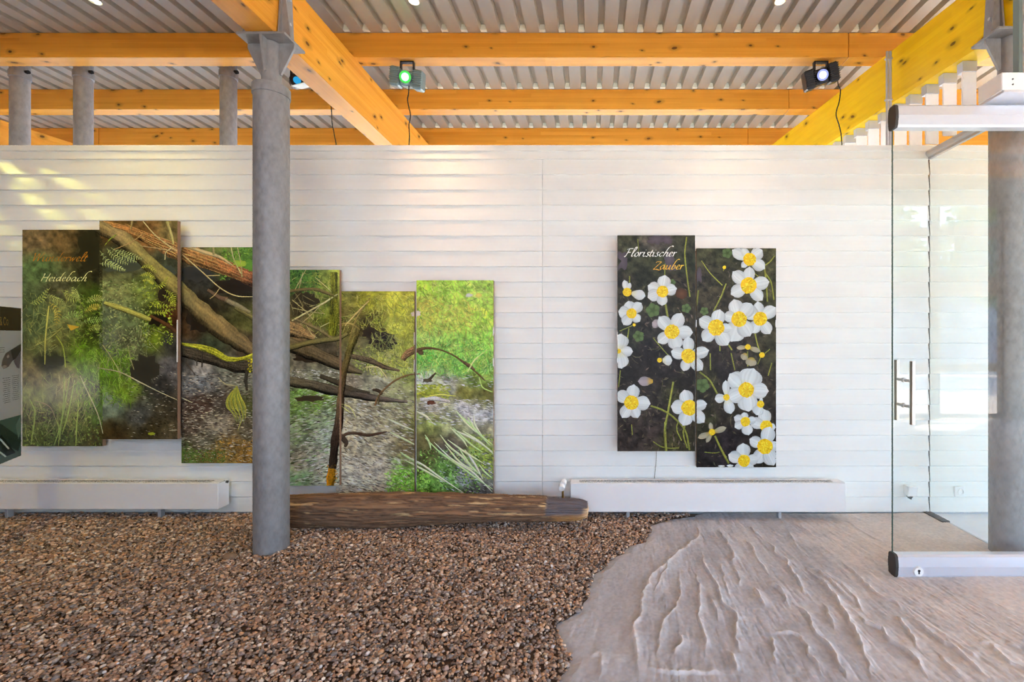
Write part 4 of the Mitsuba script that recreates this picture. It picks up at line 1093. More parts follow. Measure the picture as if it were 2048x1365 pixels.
A.blades(620, (150, 262, 690, 800), 78, 34, 17, 0.6, [(110, 150, 30), (140, 176, 50), (90, 126, 24), (160, 186, 80)], 0.8, 20)
A.blades(420, (45, 160, 580, 700), 60, 60, 20, 0.5, [(120, 132, 76), (150, 156, 96), (90, 108, 64), (160, 160, 90)], 1.0, 21)
A.flecks(700, (45, 205, 815, 893), 1.9, [(110, 130, 66), (140, 154, 84), (70, 80, 46), (60, 56, 50), (96, 112, 52)], 1.6, 10, 70, 22)
A.blades(230, (45, 190, 735, 850), 100, 30, 34, 0.6, [(160, 158, 100), (140, 146, 80), (176, 170, 124)], 0.7, 23)
A.flecks(520, (199, 300, 560, 700), 1.8, [(120, 136, 84), (140, 150, 96), (90, 106, 60), (160, 164, 112)], 1.7, 10, 70, 24)
A.flecks(320, (285, 345, 560, 690), 1.8, [(130, 144, 40), (150, 160, 56), (96, 110, 26), (170, 176, 80)], 1.6, 10, 70, 25)
A.blades(160, (205, 300, 640, 740), 75, 45, 34, 0.45, [(140, 142, 104), (120, 124, 84), (160, 156, 116)], 0.8, 26)
A.flecks(300, (363, 450, 900, 925), 1.6, [(70, 100, 40), (96, 116, 50), (110, 96, 50)], 1.5, 0, 60, 27)
A.flecks(260, (430, 521, 880, 925), 1.6, [(150, 110, 50), (120, 86, 40), (166, 130, 60)], 1.6, 10, 40, 28)
A.flecks(420, (770, 860, 940, 1000), 1.8, [(140, 190, 70), (110, 166, 54), (166, 206, 100)], 1.6, 0, 70, 29)
A.flecks(600, (840, 960, 900, 995), 1.7, [(120, 160, 80), (90, 130, 56), (150, 180, 100), (60, 84, 40)], 1.7, 30, 60, 30)
A.flecks(260, (930, 987, 870, 960), 1.7, [(140, 160, 60), (110, 130, 50), (170, 180, 80)], 1.7, 30, 60, 31)
A.flecks(300, (690, 800, 690, 750), 1.6, [(140, 150, 70), (110, 120, 56), (170, 170, 90)], 1.7, 20, 60, 32)
A.flecks(200, (833, 900, 770, 800), 1.8, [(170, 170, 66), (140, 146, 56)], 2.4, 0, 20, 33)
A.flecks(300, (523, 640, 780, 830), 1.6, [(120, 160, 70), (96, 130, 56), (150, 176, 100)], 2.4, -8, 20, 34)
A.up()
# dark hollows
for c, ru, rv, col, s in (((765, 682), 26, 20, (44, 36, 38), 1), ((742, 668), 18, 12, (50, 42, 36), 2), ((405, 640), 34, 26, (32, 26, 20), 3), ((470, 575), 44, 14, (34, 27, 21), 4), ((395, 550), 30, 16, (46, 46, 46), 5), ((330, 545), 24, 14, (56, 62, 56), 6), ((335, 590), 22, 14, (40, 32, 24), 7), ((105, 722), 30, 10, (40, 46, 24), 8), ((610, 605), 26, 20, (52, 44, 28), 9), ((630, 715), 40, 10, (46, 38, 30), 10), ((620, 798), 30, 6, (60, 52, 40), 11), ((250, 530), 44, 16, (60, 64, 54), 12), ((315, 640), 18, 12, (30, 26, 16), 13), ((178, 500), 22, 40, (40, 38, 22), 14), ((290, 740), 26, 30, (42, 38, 28), 15)):
    A.blob(c, ru, rv, col, seed=s, edge=1.15)
A.up()
A.blades(110, (736, 790, 660, 705), 75, 40, 22, 0.5, [(150, 150, 90), (170, 170, 110), (110, 116, 70)], 1.1, 35)
A.blades(60, (563, 640, 560, 640), 60, 50, 26, 0.5, [(150, 140, 96), (176, 164, 116), (110, 100, 66)], 0.5, 36)
A.up()
# trunks and branches
A.ribbon([(205, 446), (255, 460), (310, 484), (345, 500), (385, 512), (430, 528), (480, 548), (525, 570)], [5, 8, 13, 16, 18, 17, 14, 14], [(150, 112, 66), (150, 104, 62), (140, 100, 66), (160, 116, 70), (150, 96, 62), (110, 66, 46)], n=60, shade=0.6, grain=0.3)
for k in range(16):
    o = 2.1 * (k - 8)
    A.ribbon([(250 + k, 458 + o * 0.6), (310, 484 + o * 0.7), (385, 512 + o), (440, 532 + o), (500, 556 + o * 0.8)], [0.4, 0.9, 0.9, 0.3], [(190, 146, 96), (96, 62, 38), (70, 46, 30)][k % 3], grain=0.4)
A.up()
A.ribbon([(370, 492), (410, 505), (440, 515), (465, 531)], [3, 4, 3, 1.5], (160, 142, 108), shade=0.5)
A.ribbon([(195, 452), (225, 468), (250, 482), (290, 520), (330, 558), (358, 582), (380, 605), (420, 640), (455, 668), (490, 692), (525, 716)], [12, 14, 15, 15, 17, 18, 19, 20, 19, 15, 8], [(128, 112, 74), (136, 116, 82), (128, 118, 72), (134, 122, 70), (120, 108, 72), (128, 108, 70), (112, 96, 66), (120, 98, 70)], n=90, shade=0.75, grain=0.14)
A.ribbon([(450, 600), (475, 612), (500, 626)], [5, 5.5, 4], (126, 116, 92), shade=0.6)
A.ribbon([(470, 615), (500, 632), (525, 650)], [4, 6, 7], (116, 108, 66), shade=0.6)
A.ribbon([(455, 600), (440, 596), (415, 580)], [5, 5, 3], (96, 76, 60), shade=0.5)
A.ribbon([(208, 606), (250, 620), (290, 636), (302, 640)], [4, 6, 5.5, 4], (158, 152, 78), shade=0.6)
A.ribbon([(300, 632), (330, 648), (352, 664)], [3, 4, 4], (90, 58, 36), shade=0.6)
A.ribbon([(363, 704), (400, 712), (440, 722), (480, 735), (525, 730)], [10, 12, 13, 12, 13], (66, 58, 48), shade=0.7, grain=0.3)
A.up()
A.ribbon([(363, 688), (400, 695), (430, 705), (455, 718), (490, 717), (525, 700)], [3, 6, 7, 5, 4, 4], (150, 146, 48), shade=0.5, grain=0.35)
A.flecks(260, (395, 460, 690, 724), 1.3, [(176, 172, 60), (150, 150, 44), (120, 120, 40)], 1.3, 25, 50, 37, lambda o: np.abs(o[:, 1] - (690 + (o[:, 0] - 395) * 0.45)) < 7)
A.flecks(80, (495, 521, 715, 745), 1.6, [(190, 176, 40), (160, 150, 40)], 1.3, 25, 60, 38)
A.ribbon([(495, 735), (492, 760), (494, 782)], [4, 3.5, 2], (52, 48, 42))
A.ribbon([(405, 700), (404, 735)], [1.5, 1.5], (58, 52, 46)); A.ribbon([(393, 716), (394, 732)], [1, 1.2], (58, 52, 46)); A.ribbon([(372, 725), (390, 750)], [1.2, 1], (70, 60, 52))
# logs of the fourth and fifth panel
A.ribbon([(520, 640), (560, 652), (590, 662), (630, 676)], [16, 16, 14, 6], (150, 122, 84), shade=0.7, grain=0.3)
A.ribbon([(520, 672), (560, 684), (590, 694), (620, 705), (660, 722), (690, 735), (725, 746)], [14, 15, 15, 15, 13, 10, 4], [(104, 92, 66), (110, 96, 70), (92, 78, 58), (104, 92, 70)], n=60, shade=0.8, grain=0.18)
A.ribbon([(640, 752), (680, 768), (700, 778), (740, 786)], [5, 5, 5, 2], (70, 62, 50), shade=0.6)
A.ribbon([(520, 750), (584, 764), (620, 770), (660, 780), (700, 787), (750, 797), (815, 804)], [9, 10, 10, 10, 9, 7, 2], [(104, 98, 78), (100, 92, 74), (80, 70, 58), (74, 64, 56), (120, 106, 96)], n=60, shade=0.85, grain=0.2)
A.up()
A.ribbon([(668, 545), (668, 600), (668, 640), (664, 672)], [7, 8, 9, 8], (96, 96, 32), shade=0.3, grain=0.35)
A.ribbon([(520, 712), (560, 702), (584, 695), (620, 686), (650, 681), (675, 678), (695, 668)], [6, 6, 6, 5.5, 5, 5, 3], (120, 110, 68), shade=0.8)
A.ribbon([(560, 586), (600, 580), (630, 579), (655, 587), (674, 594)], [3.5, 3.5, 3.2, 2.8, 2], (120, 104, 66), shade=0.6)
A.ribbon([(584, 642), (620, 622), (650, 605), (676, 588)], [1.6, 1.8, 1.8, 1.2], (196, 180, 134))
A.ribbon([(588, 638), (630, 656), (650, 668), (664, 678)], [2.2, 3, 3, 2], (134, 118, 84), shade=0.6)
for q in ([(584, 600), (610, 622), (626, 640)], [(590, 580), (612, 540)], [(598, 578), (606, 545)], [(584, 616), (620, 624), (650, 628)], [(612, 650), (624, 670), (634, 676)], [(640, 655), (660, 645)], [(630, 555), (650, 572), (664, 585)], [(600, 650), (625, 628), (642, 610)]):
    A.ribbon(q, [0.7, 1.0, 0.6], (180, 168, 122))
A.ribbon([(716, 650), (708, 676), (700, 700), (692, 728), (686, 756), (682, 790), (680, 820), (677, 850), (671, 880), (668, 905), (665, 938)], [7, 8, 7.5, 7, 7, 7, 7.5, 9, 9, 8, 8], [(104, 94, 56), (100, 90, 46), (96, 80, 50), (96, 74, 52), (70, 54, 42), (50, 38, 32), (48, 38, 30)], n=90, shade=0.6, grain=0.25)
A.ribbon([(664, 938), (662, 955), (660, 975)], [8, 9, 7], (158, 104, 24), shade=0.4, grain=0.3)
A.flecks(70, (655, 674, 930, 972), 1.2, [(60, 44, 24), (180, 126, 40)], 2, 10, 40, 39)
A.ribbon([(676, 886), (690, 870), (710, 867), (735, 871), (755, 868), (774, 864)], [2, 3, 3, 3, 2.6, 1], (82, 62, 50), shade=0.7)
A.ribbon([(680, 872), (692, 885), (690, 895)], [6, 5, 2], (70, 56, 46), shade=0.5)
A.ribbon([(690, 652), (715, 625), (738, 602)], [1.4, 1.8, 1.2], (196, 170, 112))
A.ribbon([(676, 650), (700, 648), (720, 660)], [1.5, 2.4, 1.5], (150, 130, 76))
A.ribbon([(700, 680), (712, 640), (740, 596)], [2.2, 2, 1], (124, 106, 62))
A.ribbon([(750, 812), (756, 795), (770, 778), (790, 762), (815, 751), (840, 748)], [2.2, 2, 1.8, 1.8, 1.6, 1], (122, 92, 60), shade=0.5)
A.ribbon([(745, 780), (757, 782), (764, 790)], [2, 4, 3], (70, 58, 46)); A.ribbon([(757, 790), (757, 810)], [2, 1.5], (80, 70, 50))
A.ribbon([(700, 712), (740, 722), (770, 735), (800, 742)], [5, 6, 4, 2], (92, 78, 62), shade=0.6, grain=0.3)
A.ribbon([(730, 735), (755, 735), (765, 745), (775, 758)], [1.4, 1.6, 1.4, 1], (186, 172, 128))
A.ribbon([(805, 720), (815, 708), (833, 698)], [5, 7, 7], (120, 92, 66), shade=0.5, grain=0.4)
A.ribbon([(820, 706), (850, 697), (880, 700), (910, 713), (940, 735), (960, 752), (970, 762)], [4, 2.4, 1.6, 1.6, 1.7, 1.6, 1], (92, 74, 50), shade=0.4)
A.blob((842, 706), 6, 5, (96, 78, 58), seed=3)
A.ribbon([(920, 720), (938, 732), (950, 740)], [2, 4, 1.5], (104, 78, 60), grain=0.4)
A.ribbon([(857, 762), (866, 752), (872, 746)], [3, 2, 1], (70, 58, 46)); A.blob((855, 762), 9, 4, (96, 86, 66), seed=5)
A.ribbon([(840, 800), (870, 798), (900, 804)], [3, 5, 3], (178, 168, 160), grain=0.25); A.blob((862, 806), 9, 4, (112, 66, 52), seed=7)
for q in ([(680, 808), (700, 815), (712, 836)], [(682, 812), (700, 826)]):
    A.ribbon(q, [0.8, 1.4, 0.6], (206, 200, 130))
A.up()
# long pale leaves in the last panel, reeds, straws
LP = [[(912, 822), (935, 850), (967, 876)], [(920, 830), (950, 860), (980, 892)], [(947, 832), (950, 850), (964, 872)], [(900, 856), (925, 880), (935, 895)], [(905, 855), (940, 888), (965, 905)], [(902, 858), (950, 880), (990, 908)], [(925, 862), (960, 885), (990, 912)], [(850, 876), (880, 905), (915, 930), (960, 962), (990, 982)], [(868, 885), (905, 920), (945, 945), (985, 985)], [(890, 890), (920, 925), (955, 945)], [(915, 893), (940, 930), (965, 955)], [(930, 900), (950, 930), (965, 958)], [(895, 880), (930, 905), (968, 928)], [(958, 930), (970, 945), (984, 957)], [(818, 916), (845, 930), (880, 955), (932, 990)], [(812, 922), (850, 942), (890, 965)], [(850, 870), (858, 885), (862, 900)], [(830, 822), (850, 832), (862, 842)], [(880, 870), (900, 895), (925, 915), (945, 940)], [(935, 835), (955, 865), (985, 890)], [(775, 838), (800, 850), (830, 862)], [(780, 865), (810, 880), (833, 892)], [(800, 905), (820, 918), (840, 930)]]
for k, q in enumerate(LP):
    A.ribbon(q, [0.7, 2.2, 2.0, 0.6], [(196, 212, 160), (176, 200, 140), (206, 214, 176)][k % 3], shade=0.35, grain=0.06)
A.ribbon([(935, 745), (950, 720), (975, 700)], [1.2, 1.6, 0.6], (186, 200, 130)); A.ribbon([(958, 755), (965, 775), (985, 785)], [1, 1.4, 1], (170, 190, 110))
A.ribbon([(850, 795), (880, 790), (912, 793)], [0.8, 1.6, 0.6], (206, 196, 90))
for q in ([(195, 736), (240, 745), (280, 765), (320, 785), (358, 802)], [(363, 796), (385, 806)]):
    A.ribbon(q, [1.1, 1.2, 0.8], (170, 160, 134))
A.ribbon([(282, 438), (310, 470), (340, 494), (362, 508), (405, 545), (440, 576), (472, 592), (508, 594)], [1.2, 1.4, 1.4, 1.3, 1.3, 1.3, 1.2, 0.8], (182, 164, 124), n=50)
A.ribbon([(440, 576), (430, 590), (420, 598)], 0.9, (170, 150, 110)); A.ribbon([(412, 552), (440, 551)], 0.9, (170, 150, 110)); A.ribbon([(333, 440), (342, 468), (347, 488)], [3, 3, 2], (160, 150, 100))
A.ribbon([(265, 442), (262, 458)], [2.5, 2], (140, 122, 80)); A.ribbon([(330, 520), (332, 505), (342, 497)], 1.0, (190, 176, 140)); A.ribbon([(228, 500), (262, 485), (284, 470)], 1.0, (160, 132, 92)); A.ribbon([(280, 492), (320, 498), (345, 503)], 0.9, (170, 146, 108))
A.ribbon([(462, 495), (468, 520), (482, 548)], [1.4, 1.2, 1.0], (172, 166, 122)); A.ribbon([(475, 495), (482, 530), (484, 555)], 1.0, (160, 156, 110)); A.ribbon([(426, 495), (428, 510)], 2.5, (150, 140, 96))
A.blob((480, 527), 15, 6, (150, 172, 60), seed=9, edge=0.9); A.blob((505, 530), 14, 12, (96, 140, 52), seed=10, edge=0.9)
A.flecks(50, (205, 250, 470, 500), 1.6, [(126, 140, 50)], 5, -40, 8, 41, lambda o: np.abs(o[:, 1] - (496 - (o[:, 0] - 199) * 0.8)) < 3)
# pale fern fronds
for k, q in enumerate(([(200, 502), (214, 522), (232, 534), (250, 540)], [(214, 498), (232, 516), (255, 528)], [(222, 496), (245, 512), (272, 524)], [(235, 500), (258, 510), (282, 518)], [(199, 528), (225, 530), (248, 540)], [(282, 536), (298, 532), (312, 545)], [(280, 552), (298, 548), (310, 558)], [(284, 562), (300, 560), (306, 568)])):
    A.fern(q, 7 if k < 5 else 5, (156, 164, 110) if k < 5 else (166, 166, 70), 11, k)
for k, q in enumerate(([(330, 580), (345, 590), (350, 605)], [(325, 590), (342, 600), (350, 612)], [(310, 575), (325, 570), (335, 555)], [(300, 605), (320, 612), (345, 612)], [(305, 625), (325, 625), (350, 618)])):
    A.fern(q, 6, (156, 160, 60), 9, 20 + k)
for k, q in enumerate(([(98, 590), (112, 600), (128, 605)], [(130, 580), (140, 595), (160, 600)], [(100, 605), (115, 625), (112, 650)], [(120, 640), (145, 628), (165, 632)], [(160, 600), (152, 590), (146, 576)], [(60, 608), (80, 600), (95, 580)], [(170, 625), (185, 615), (200, 612)], [(165, 645), (185, 640), (203, 640)], [(172, 605), (190, 596), (206, 598)], [(175, 660), (190, 655), (200, 655)])):
    A.fern(q, 8, [(160, 164, 96), (150, 156, 84), (170, 150, 70), (140, 160, 90)][k % 4], 10, 40 + k)
A.ribbon([(98, 612), (95, 640), (91, 680), (90, 730)], [1.4, 1.8, 1.4, 1.0], (176, 170, 90)); A.ribbon([(112, 672), (124, 690), (129, 712), (131, 735)], [1.2, 1.4, 1.4, 1], (156, 166, 70)); A.ribbon([(75, 690), (100, 676), (125, 655)], [0.8, 1, 0.8], (160, 158, 90)); A.ribbon([(90, 660), (110, 650), (130, 645)], [0.8, 1, 0.6], (160, 158, 90))
A.tri([(134, 649), (160, 654), (142, 662)], [[0, 1, 2]], (190, 158, 56))
for q in ([(140, 755), (130, 810), (122, 850), (117, 892)], [(150, 760), (136, 830), (124, 870)], [(128, 750), (128, 800), (120, 880)], [(158, 800), (154, 850), (152, 892)], [(110, 835), (118, 860), (108, 892)], [(60, 800), (70, 830), (62, 890)]):
    A.ribbon(q, [0.8, 1.6, 1.6, 0.8], (150, 164, 92))
A.ribbon([(160, 752), (178, 790), (196, 830), (206, 868)], [0.9, 1.2, 1.2, 0.8], (180, 172, 140)); A.ribbon([(70, 802), (100, 815), (115, 850)], [0.7, 1, 0.6], (160, 140, 110))
A.ribbon([(205, 690), (222, 715), (240, 745)], 0.8, (170, 160, 120)); A.ribbon([(255, 690), (262, 720), (268, 740)], 0.8, (150, 140, 100))
# hanging weed in the third panel
for k in range(14):
    a = (k - 7) / 7
    A.ribbon([(474, 772), (470 + 14 * a, 795), (474 + 20 * a, 815), (482 + 10 * a, 830 + 8 * (k % 3))], [0.6, 1.1, 1.1, 0.5], [(150, 150, 66), (170, 160, 60), (120, 130, 60)][k % 3])
A.ribbon([(436, 755), (450, 768), (474, 773)], [0.8, 1, 0.8], (160, 150, 110)); A.ribbon([(486, 835), (480, 850), (476, 862)], [1, 1, 0.5], (150, 146, 70))
A.blob((832, 628), 10, 6, (212, 196, 186), seed=11, edge=0.95); A.blob((938, 591), 7, 4, (196, 196, 190), seed=12, edge=0.9); A.blob((957, 591), 6, 5, (206, 196, 100), seed=13, edge=0.9)
A.blob((303, 868), 7, 3, (150, 150, 40), seed=14, edge=0.9); A.blob((347, 861), 8, 2, (160, 150, 130), seed=15)
A.up()
gold = np.array((190, 124, 40)); cream = np.array((214, 206, 150))
A.text('Wunderwelt', 66, 176, 523, 8.6, lambda t: gold * (0.95 - 0.15 * math.sin(3.1 * t)) , 0.2)
A.text('Heidebach', 82, 184, 563, 8.4, lambda t: cream, 0.2)

# ---- the two flower panels
flo = Art()
SC = 1155 / 440.0
Fp = lambda x, y: (1180 + x / SC, 440 + y / SC)
F1 = ((1235, 1390, 471, 903), 3.470)
F2 = ((1393, 1552, 497, 935), 3.560)
flo.layer = 0
def fc(l):
    return [(*Fp(x, y), r, g, b) for x, y, r, g, b in l]
flo.ground(F1[0], fc([(180, 110, 84, 84, 62), (340, 110, 92, 88, 78), (520, 110, 74, 74, 58), (180, 230, 72, 74, 52), (340, 230, 68, 70, 48), (500, 230, 64, 66, 46), (180, 330, 66, 62, 48), (300, 300, 58, 58, 40), (470, 330, 72, 66, 50), (300, 420, 60, 58, 42), (480, 430, 70, 66, 46), (320, 560, 56, 52, 46), (200, 620, 58, 60, 48), (300, 700, 46, 40, 40), (400, 800, 50, 44, 44), (200, 800, 44, 40, 38), (300, 900, 52, 48, 46), (430, 930, 66, 66, 44), (380, 1010, 58, 52, 50), (200, 1120, 66, 58, 54), (330, 1100, 70, 62, 58), (430, 1150, 72, 70, 48), (520, 1150, 60, 56, 42), (540, 500, 60, 54, 40), (540, 850, 44, 38, 34)]), 2.0, seed=60, amp=0.5)
flo.ground(F2[0], fc([(600, 180, 84, 84, 60), (700, 180, 72, 74, 52), (950, 200, 90, 90, 66), (600, 300, 76, 72, 56), (700, 300, 70, 68, 50), (640, 420, 82, 76, 58), (960, 420, 78, 78, 56), (720, 430, 76, 70, 54), (600, 480, 72, 66, 52), (680, 700, 64, 56, 50), (760, 680, 70, 62, 56), (930, 720, 72, 70, 52), (620, 830, 66, 64, 46), (700, 800, 52, 46, 46), (880, 780, 64, 58, 50), (620, 960, 56, 52, 42), (620, 1060, 66, 66, 44), (690, 1060, 60, 54, 46), (720, 1150, 48, 42, 44), (650, 1250, 46, 42, 42), (880, 1240, 56, 52, 42), (720, 1240, 50, 44, 46)]), 2.0, seed=70, amp=0.5)
# soil texture: dead leaves and stalks
flo.layer = 1
flo.flecks(420, (1235, 1390, 560, 903), 2.0, [(84, 74, 66), (60, 52, 48), (110, 98, 88), (44, 38, 36), (96, 92, 70)], 2.4, 30, 60, 51)
flo.flecks(420, (1393, 1552, 510, 935), 2.0, [(96, 86, 74), (66, 58, 52), (122, 110, 96), (44, 38, 36), (100, 98, 74)], 2.4, 30, 60, 52)
flo.blades(110, (1235, 1552, 560, 930), 80, 60, 26, 0.6, [(110, 104, 78), (84, 76, 62), (130, 124, 90), (92, 96, 56)], 0.8, 53)
flo.up()
for x, y, ru, rv in ((345, 103, 16, 9), (405, 105, 11, 9), (415, 205, 10, 12), (430, 250, 9, 8), (165, 215, 12, 18), (572, 290, 6, 14)):
    flo.blob(Fp(x, y), ru, rv, (112, 102, 108), seed=x, edge=0.86)
for x, y, r_ in ((330, 475, 15), (255, 612, 12), (505, 465, 10), (590, 870, 15), (430, 330, 8), (600, 480, 9), (720, 175, 11)):
    for k in range(5):
        flo.petal(Fp(x, y), 72 * k + x, r_, r_ * 0.45, (110, 132, 84), (86, 106, 62), k)
flo.up()
for x, y, r_ in ((350, 535, 11), (275, 1010, 0), (290, 850, 0)):
    if r_: flo.petal(Fp(x + 20, y + 20), 200, 18, 9, (186, 176, 178), (120, 110, 108), 3)
STEMS = [([(395, 440), (402, 480), (412, 540)], 2.6), ([(318, 978), (380, 1000), (440, 1040), (500, 1110), (522, 1210)], 2.4), ([(438, 850), (424, 930), (412, 1000), (395, 1100), (400, 1215)], 2.6), ([(395, 1060), (392, 1140), (396, 1215)], 2.2), ([(500, 1075), (490, 1130), (510, 1200)], 2.0), ([(330, 1165), (370, 1190), (420, 1200), (468, 1198)], 1.4), ([(208, 295), (208, 350)], 1.8), ([(155, 585), (190, 570), (222, 556)], 1.2), ([(508, 90), (498, 190), (512, 320), (524, 405)], 2.0), ([(250, 100), (255, 170)], 1.0), ([(205, 570), (195, 640)], 1.6), ([(395, 230), (393, 290)], 1.4), ([(330, 620), (390, 690), (420, 720)], 1.2), ([(160, 790), (150, 880)], 1.4), ([(218, 1075), (222, 1130)], 1.2), ([(470, 1040), (455, 1100), (480, 1160)], 1.6),
         ([(575, 800), (625, 840), (655, 890), (668, 915)], 2.2), ([(655, 1135), (690, 1210), (728, 1280)], 2.8), ([(715, 335), (690, 400), (650, 480)], 2.0), ([(585, 215), (630, 280), (695, 345)], 1.4), ([(915, 250), (925, 340), (930, 430)], 2.2), ([(970, 190), (940, 225), (900, 250)], 1.6), ([(920, 280), (950, 330), (965, 420)], 1.8), ([(826, 690), (828, 770)], 2.0), ([(725, 655), (745, 685)], 2.0), ([(865, 595), (880, 660), (895, 700)], 1.8), ([(570, 370), (560, 450)], 2.0), ([(680, 640), (682, 690)], 1.4), ([(740, 700), (760, 790)], 1.6), ([(945, 680), (915, 705)], 1.4), ([(900, 715), (880, 760)], 1.2), ([(955, 750), (935, 820)], 1.4), ([(630, 700), (632, 790)], 1.8), ([(705, 250), (700, 270)], 1.2), ([(850, 270), (885, 300)], 1.2), ([(600, 1220), (650, 1225), (680, 1220)], 1.0)]
for q, w_ in STEMS:
    flo.ribbon([Fp(*a) for a in q], w_ * 0.9, (142, 146, 74), shade=0.5)
flo.up()
WHT = (226, 232, 230)
def flower(x, y, hr, petals, seed=0):
    """heart at crop point, petals given by their tips"""
    c = np.array(Fp(x, y))
    for k, pt in enumerate(petals):
        tx, ty, wd = pt if len(pt) == 3 else (*pt, 0.36)
        d = np.array(Fp(tx, ty)) - c
        L_ = np.linalg.norm(d)
        flo.petal(c, math.degrees(math.atan2(d[1], d[0])), L_, L_ * wd, WHT, seed=seed * 7 + k)
    if hr: flo.heart(c, hr / SC, seed)
flower(380, 377, 29, [(395, 290, .40), (303, 345, .40), (302, 408, .40), (378, 452, .38), (456, 360, .40)], 1)
flower(218, 492, 25, [(200, 426, .44), (270, 436, .38), (148, 480, .46), (175, 552, .40), (262, 535, .40)], 2)
flower(195, 380, 22, [(180, 316, .26), (212, 330, .22)], 3)
flo.petal(Fp(215, 385), 12, 78 / SC, 27 / SC, WHT, seed=9)
flower(150, 690, 12, [(165, 598, .48), (226, 692, .36), (165, 782, .48)], 4)
flower(430, 588, 36, [(362, 508, .34), (482, 490, .32), (541, 592, .32), (460, 682, .40), (356, 645, .34)], 5)
flower(365, 737, 12, [], 6)
flo.petal(Fp(378, 738), 0, 54 / SC, 28 / SC, WHT, seed=10)
flower(517, 715, 36, [(516, 612, .30), (424, 690, .34), (490, 795, .32), (625, 685, .28), (590, 790, .30)], 7)
flo.petal(Fp(335, 848), 180, 84 / SC, 25 / SC, (180, 172, 176), (206, 170, 60), 3)
flower(217, 960, 36, [(232, 864, .36), (318, 965, .38), (250, 1042, .34), (168, 1040, .34), (140, 905, .36)], 8)
flower(520, 987, 38, [(495, 892, .38), (424, 980, .40), (488, 1082, .38), (615, 965, .30), (600, 1065, .30)], 9)
# second panel
flower(838, 208, 32, [(745, 158, .30), (905, 158, .40), (918, 258, .34), (795, 250, .30), (800, 150, .3)], 11)
flower(832, 345, 40, [(748, 272, .32), (838, 245, .30), (942, 325, .32), (905, 424, .30), (738, 392, .34)], 12)
flower(893, 520, 34, [(880, 428, .30), (975, 460, .34), (945, 600, .34), (845, 595, .36), (800, 460, .36)], 15)
flower(782, 522, 38, [(755, 416, .36), (700, 500, .36), (740, 640, .46), (840, 612, .42), (850, 440, .38)], 14)
flower(662, 566, 40, [(572, 520, .36), (682, 470, .38), (590, 635, .36), (722, 660, .38), (745, 570, .30)], 13)
flower(820, 893, 38, [(732, 808, .40), (860, 780, .52), (938, 900, .36), (832, 1008, .46), (724, 940, .40)], 16)
flower(716, 932, 16, [(654, 942, .40), (712, 842, .22), (740, 1020, .32)], 17)
flower(925, 1085, 30, [(910, 994, .38), (975, 1090, .40), (840, 1055, .34)], 19)
flower(895, 968, 18, [(872, 1026, .5), (900, 935, .3)], 18)
flower(815, 1060, 24, [(808, 1010, .40), (872, 1048, .36), (755, 1035, .36), (758, 1090, .36), (832, 1132, .40)], 20)
flower(918, 1190, 38, [(945, 1086, .36), (836, 1150, .34), (995, 1190, .36), (868, 1280, .34), (965, 1290, .36)], 21)
flower(808, 1265, 30, [(803, 1172, .40), (885, 1255, .36), (725, 1232, .36), (770, 1330, .36), (850, 1330, .36)], 22)
flo.petal(Fp(690, 1300), -90, 12 / SC, 18 / SC, WHT, seed=31); flo.petal(Fp(735, 1300), -90, 16 / SC, 18 / SC, WHT, seed=32)
for x, y, a_, l_, w_ in ((640, 1118, 160, 80, 16), (640, 1118, -20, 80, 16), (640, 1118, -100, 55, 12), (640, 1118, 120, 60, 12), (828, 668, 175, 60, 12), (828, 668, 20, 70, 14), (850, 720, 100, 50, 30), (820, 700, 120, 40, 20)):
    flo.petal(Fp(x, y), a_, l_ / SC, w_ / SC, (186, 180, 156), (190, 166, 80), int(x + l_))
for x, y, r_ in ((640, 1115, 16), (828, 668, 14), (902, 710, 14), (705, 250, 9), (232, 552, 8)):
    flo.heart(Fp(x, y), r_ / SC, x)
flo.blob(Fp(480, 388), 12, 11, (120, 84, 58), seed=2, edge=0.72, rough=0.1)
flo.up()
flo.text('Floristischer', 1248, 1354, 513.5, 8.8, lambda t: np.array((240, 238, 230)), 0.22)
flo.text('Zauber', 1306, 1368, 539.5, 8.8, lambda t: np.array((236, 178 + 20 * t, 84)), 0.22)

ART_GAIN = 0.95
def print_mesh(art, rect, y):
    u0, u1, v0, v1 = rect
    Tt, Cc, Ll = np.concatenate(art.t), np.concatenate(art.c), np.concatenate(art.l)
    cen = Tt.mean(1)
    ok = (cen[:, 0] > u0) & (cen[:, 0] < u1) & (cen[:, 1] > v0) & (cen[:, 1] < v1)
    Tt, Cc, Ll = Tt[ok], Cc[ok], Ll[ok]
    Cc = np.minimum(1.42 * Cc ** 1.06 * [0.98, 1.04, 1.0] if art is river else 1.06 * Cc ** 1.16, 0.92)
    q = np.clip(Tt, [u0, v0], [u1, v1])
    d = y - 0.0004 - Ll * 1.2e-5
    X = (q[..., 0] - U0) / F_PX * y
    Z = EYE - (q[..., 1] - V0) / F_PX * y
    V = np.stack([X, np.broadcast_to(d[:, None], X.shape), Z], -1).reshape(-1, 3)
    f = np.arange(len(V)).reshape(-1, 3)
    nrm = np.cross(V[f[:, 1]] - V[f[:, 0]], V[f[:, 2]] - V[f[:, 0]])
    bad = nrm[:, 1] > 0
    f[bad] = f[bad][:, ::-1]
    return trimesh.Trimesh(V, f, process=False), Cc.reshape(-1, 3) * ART_GAIN

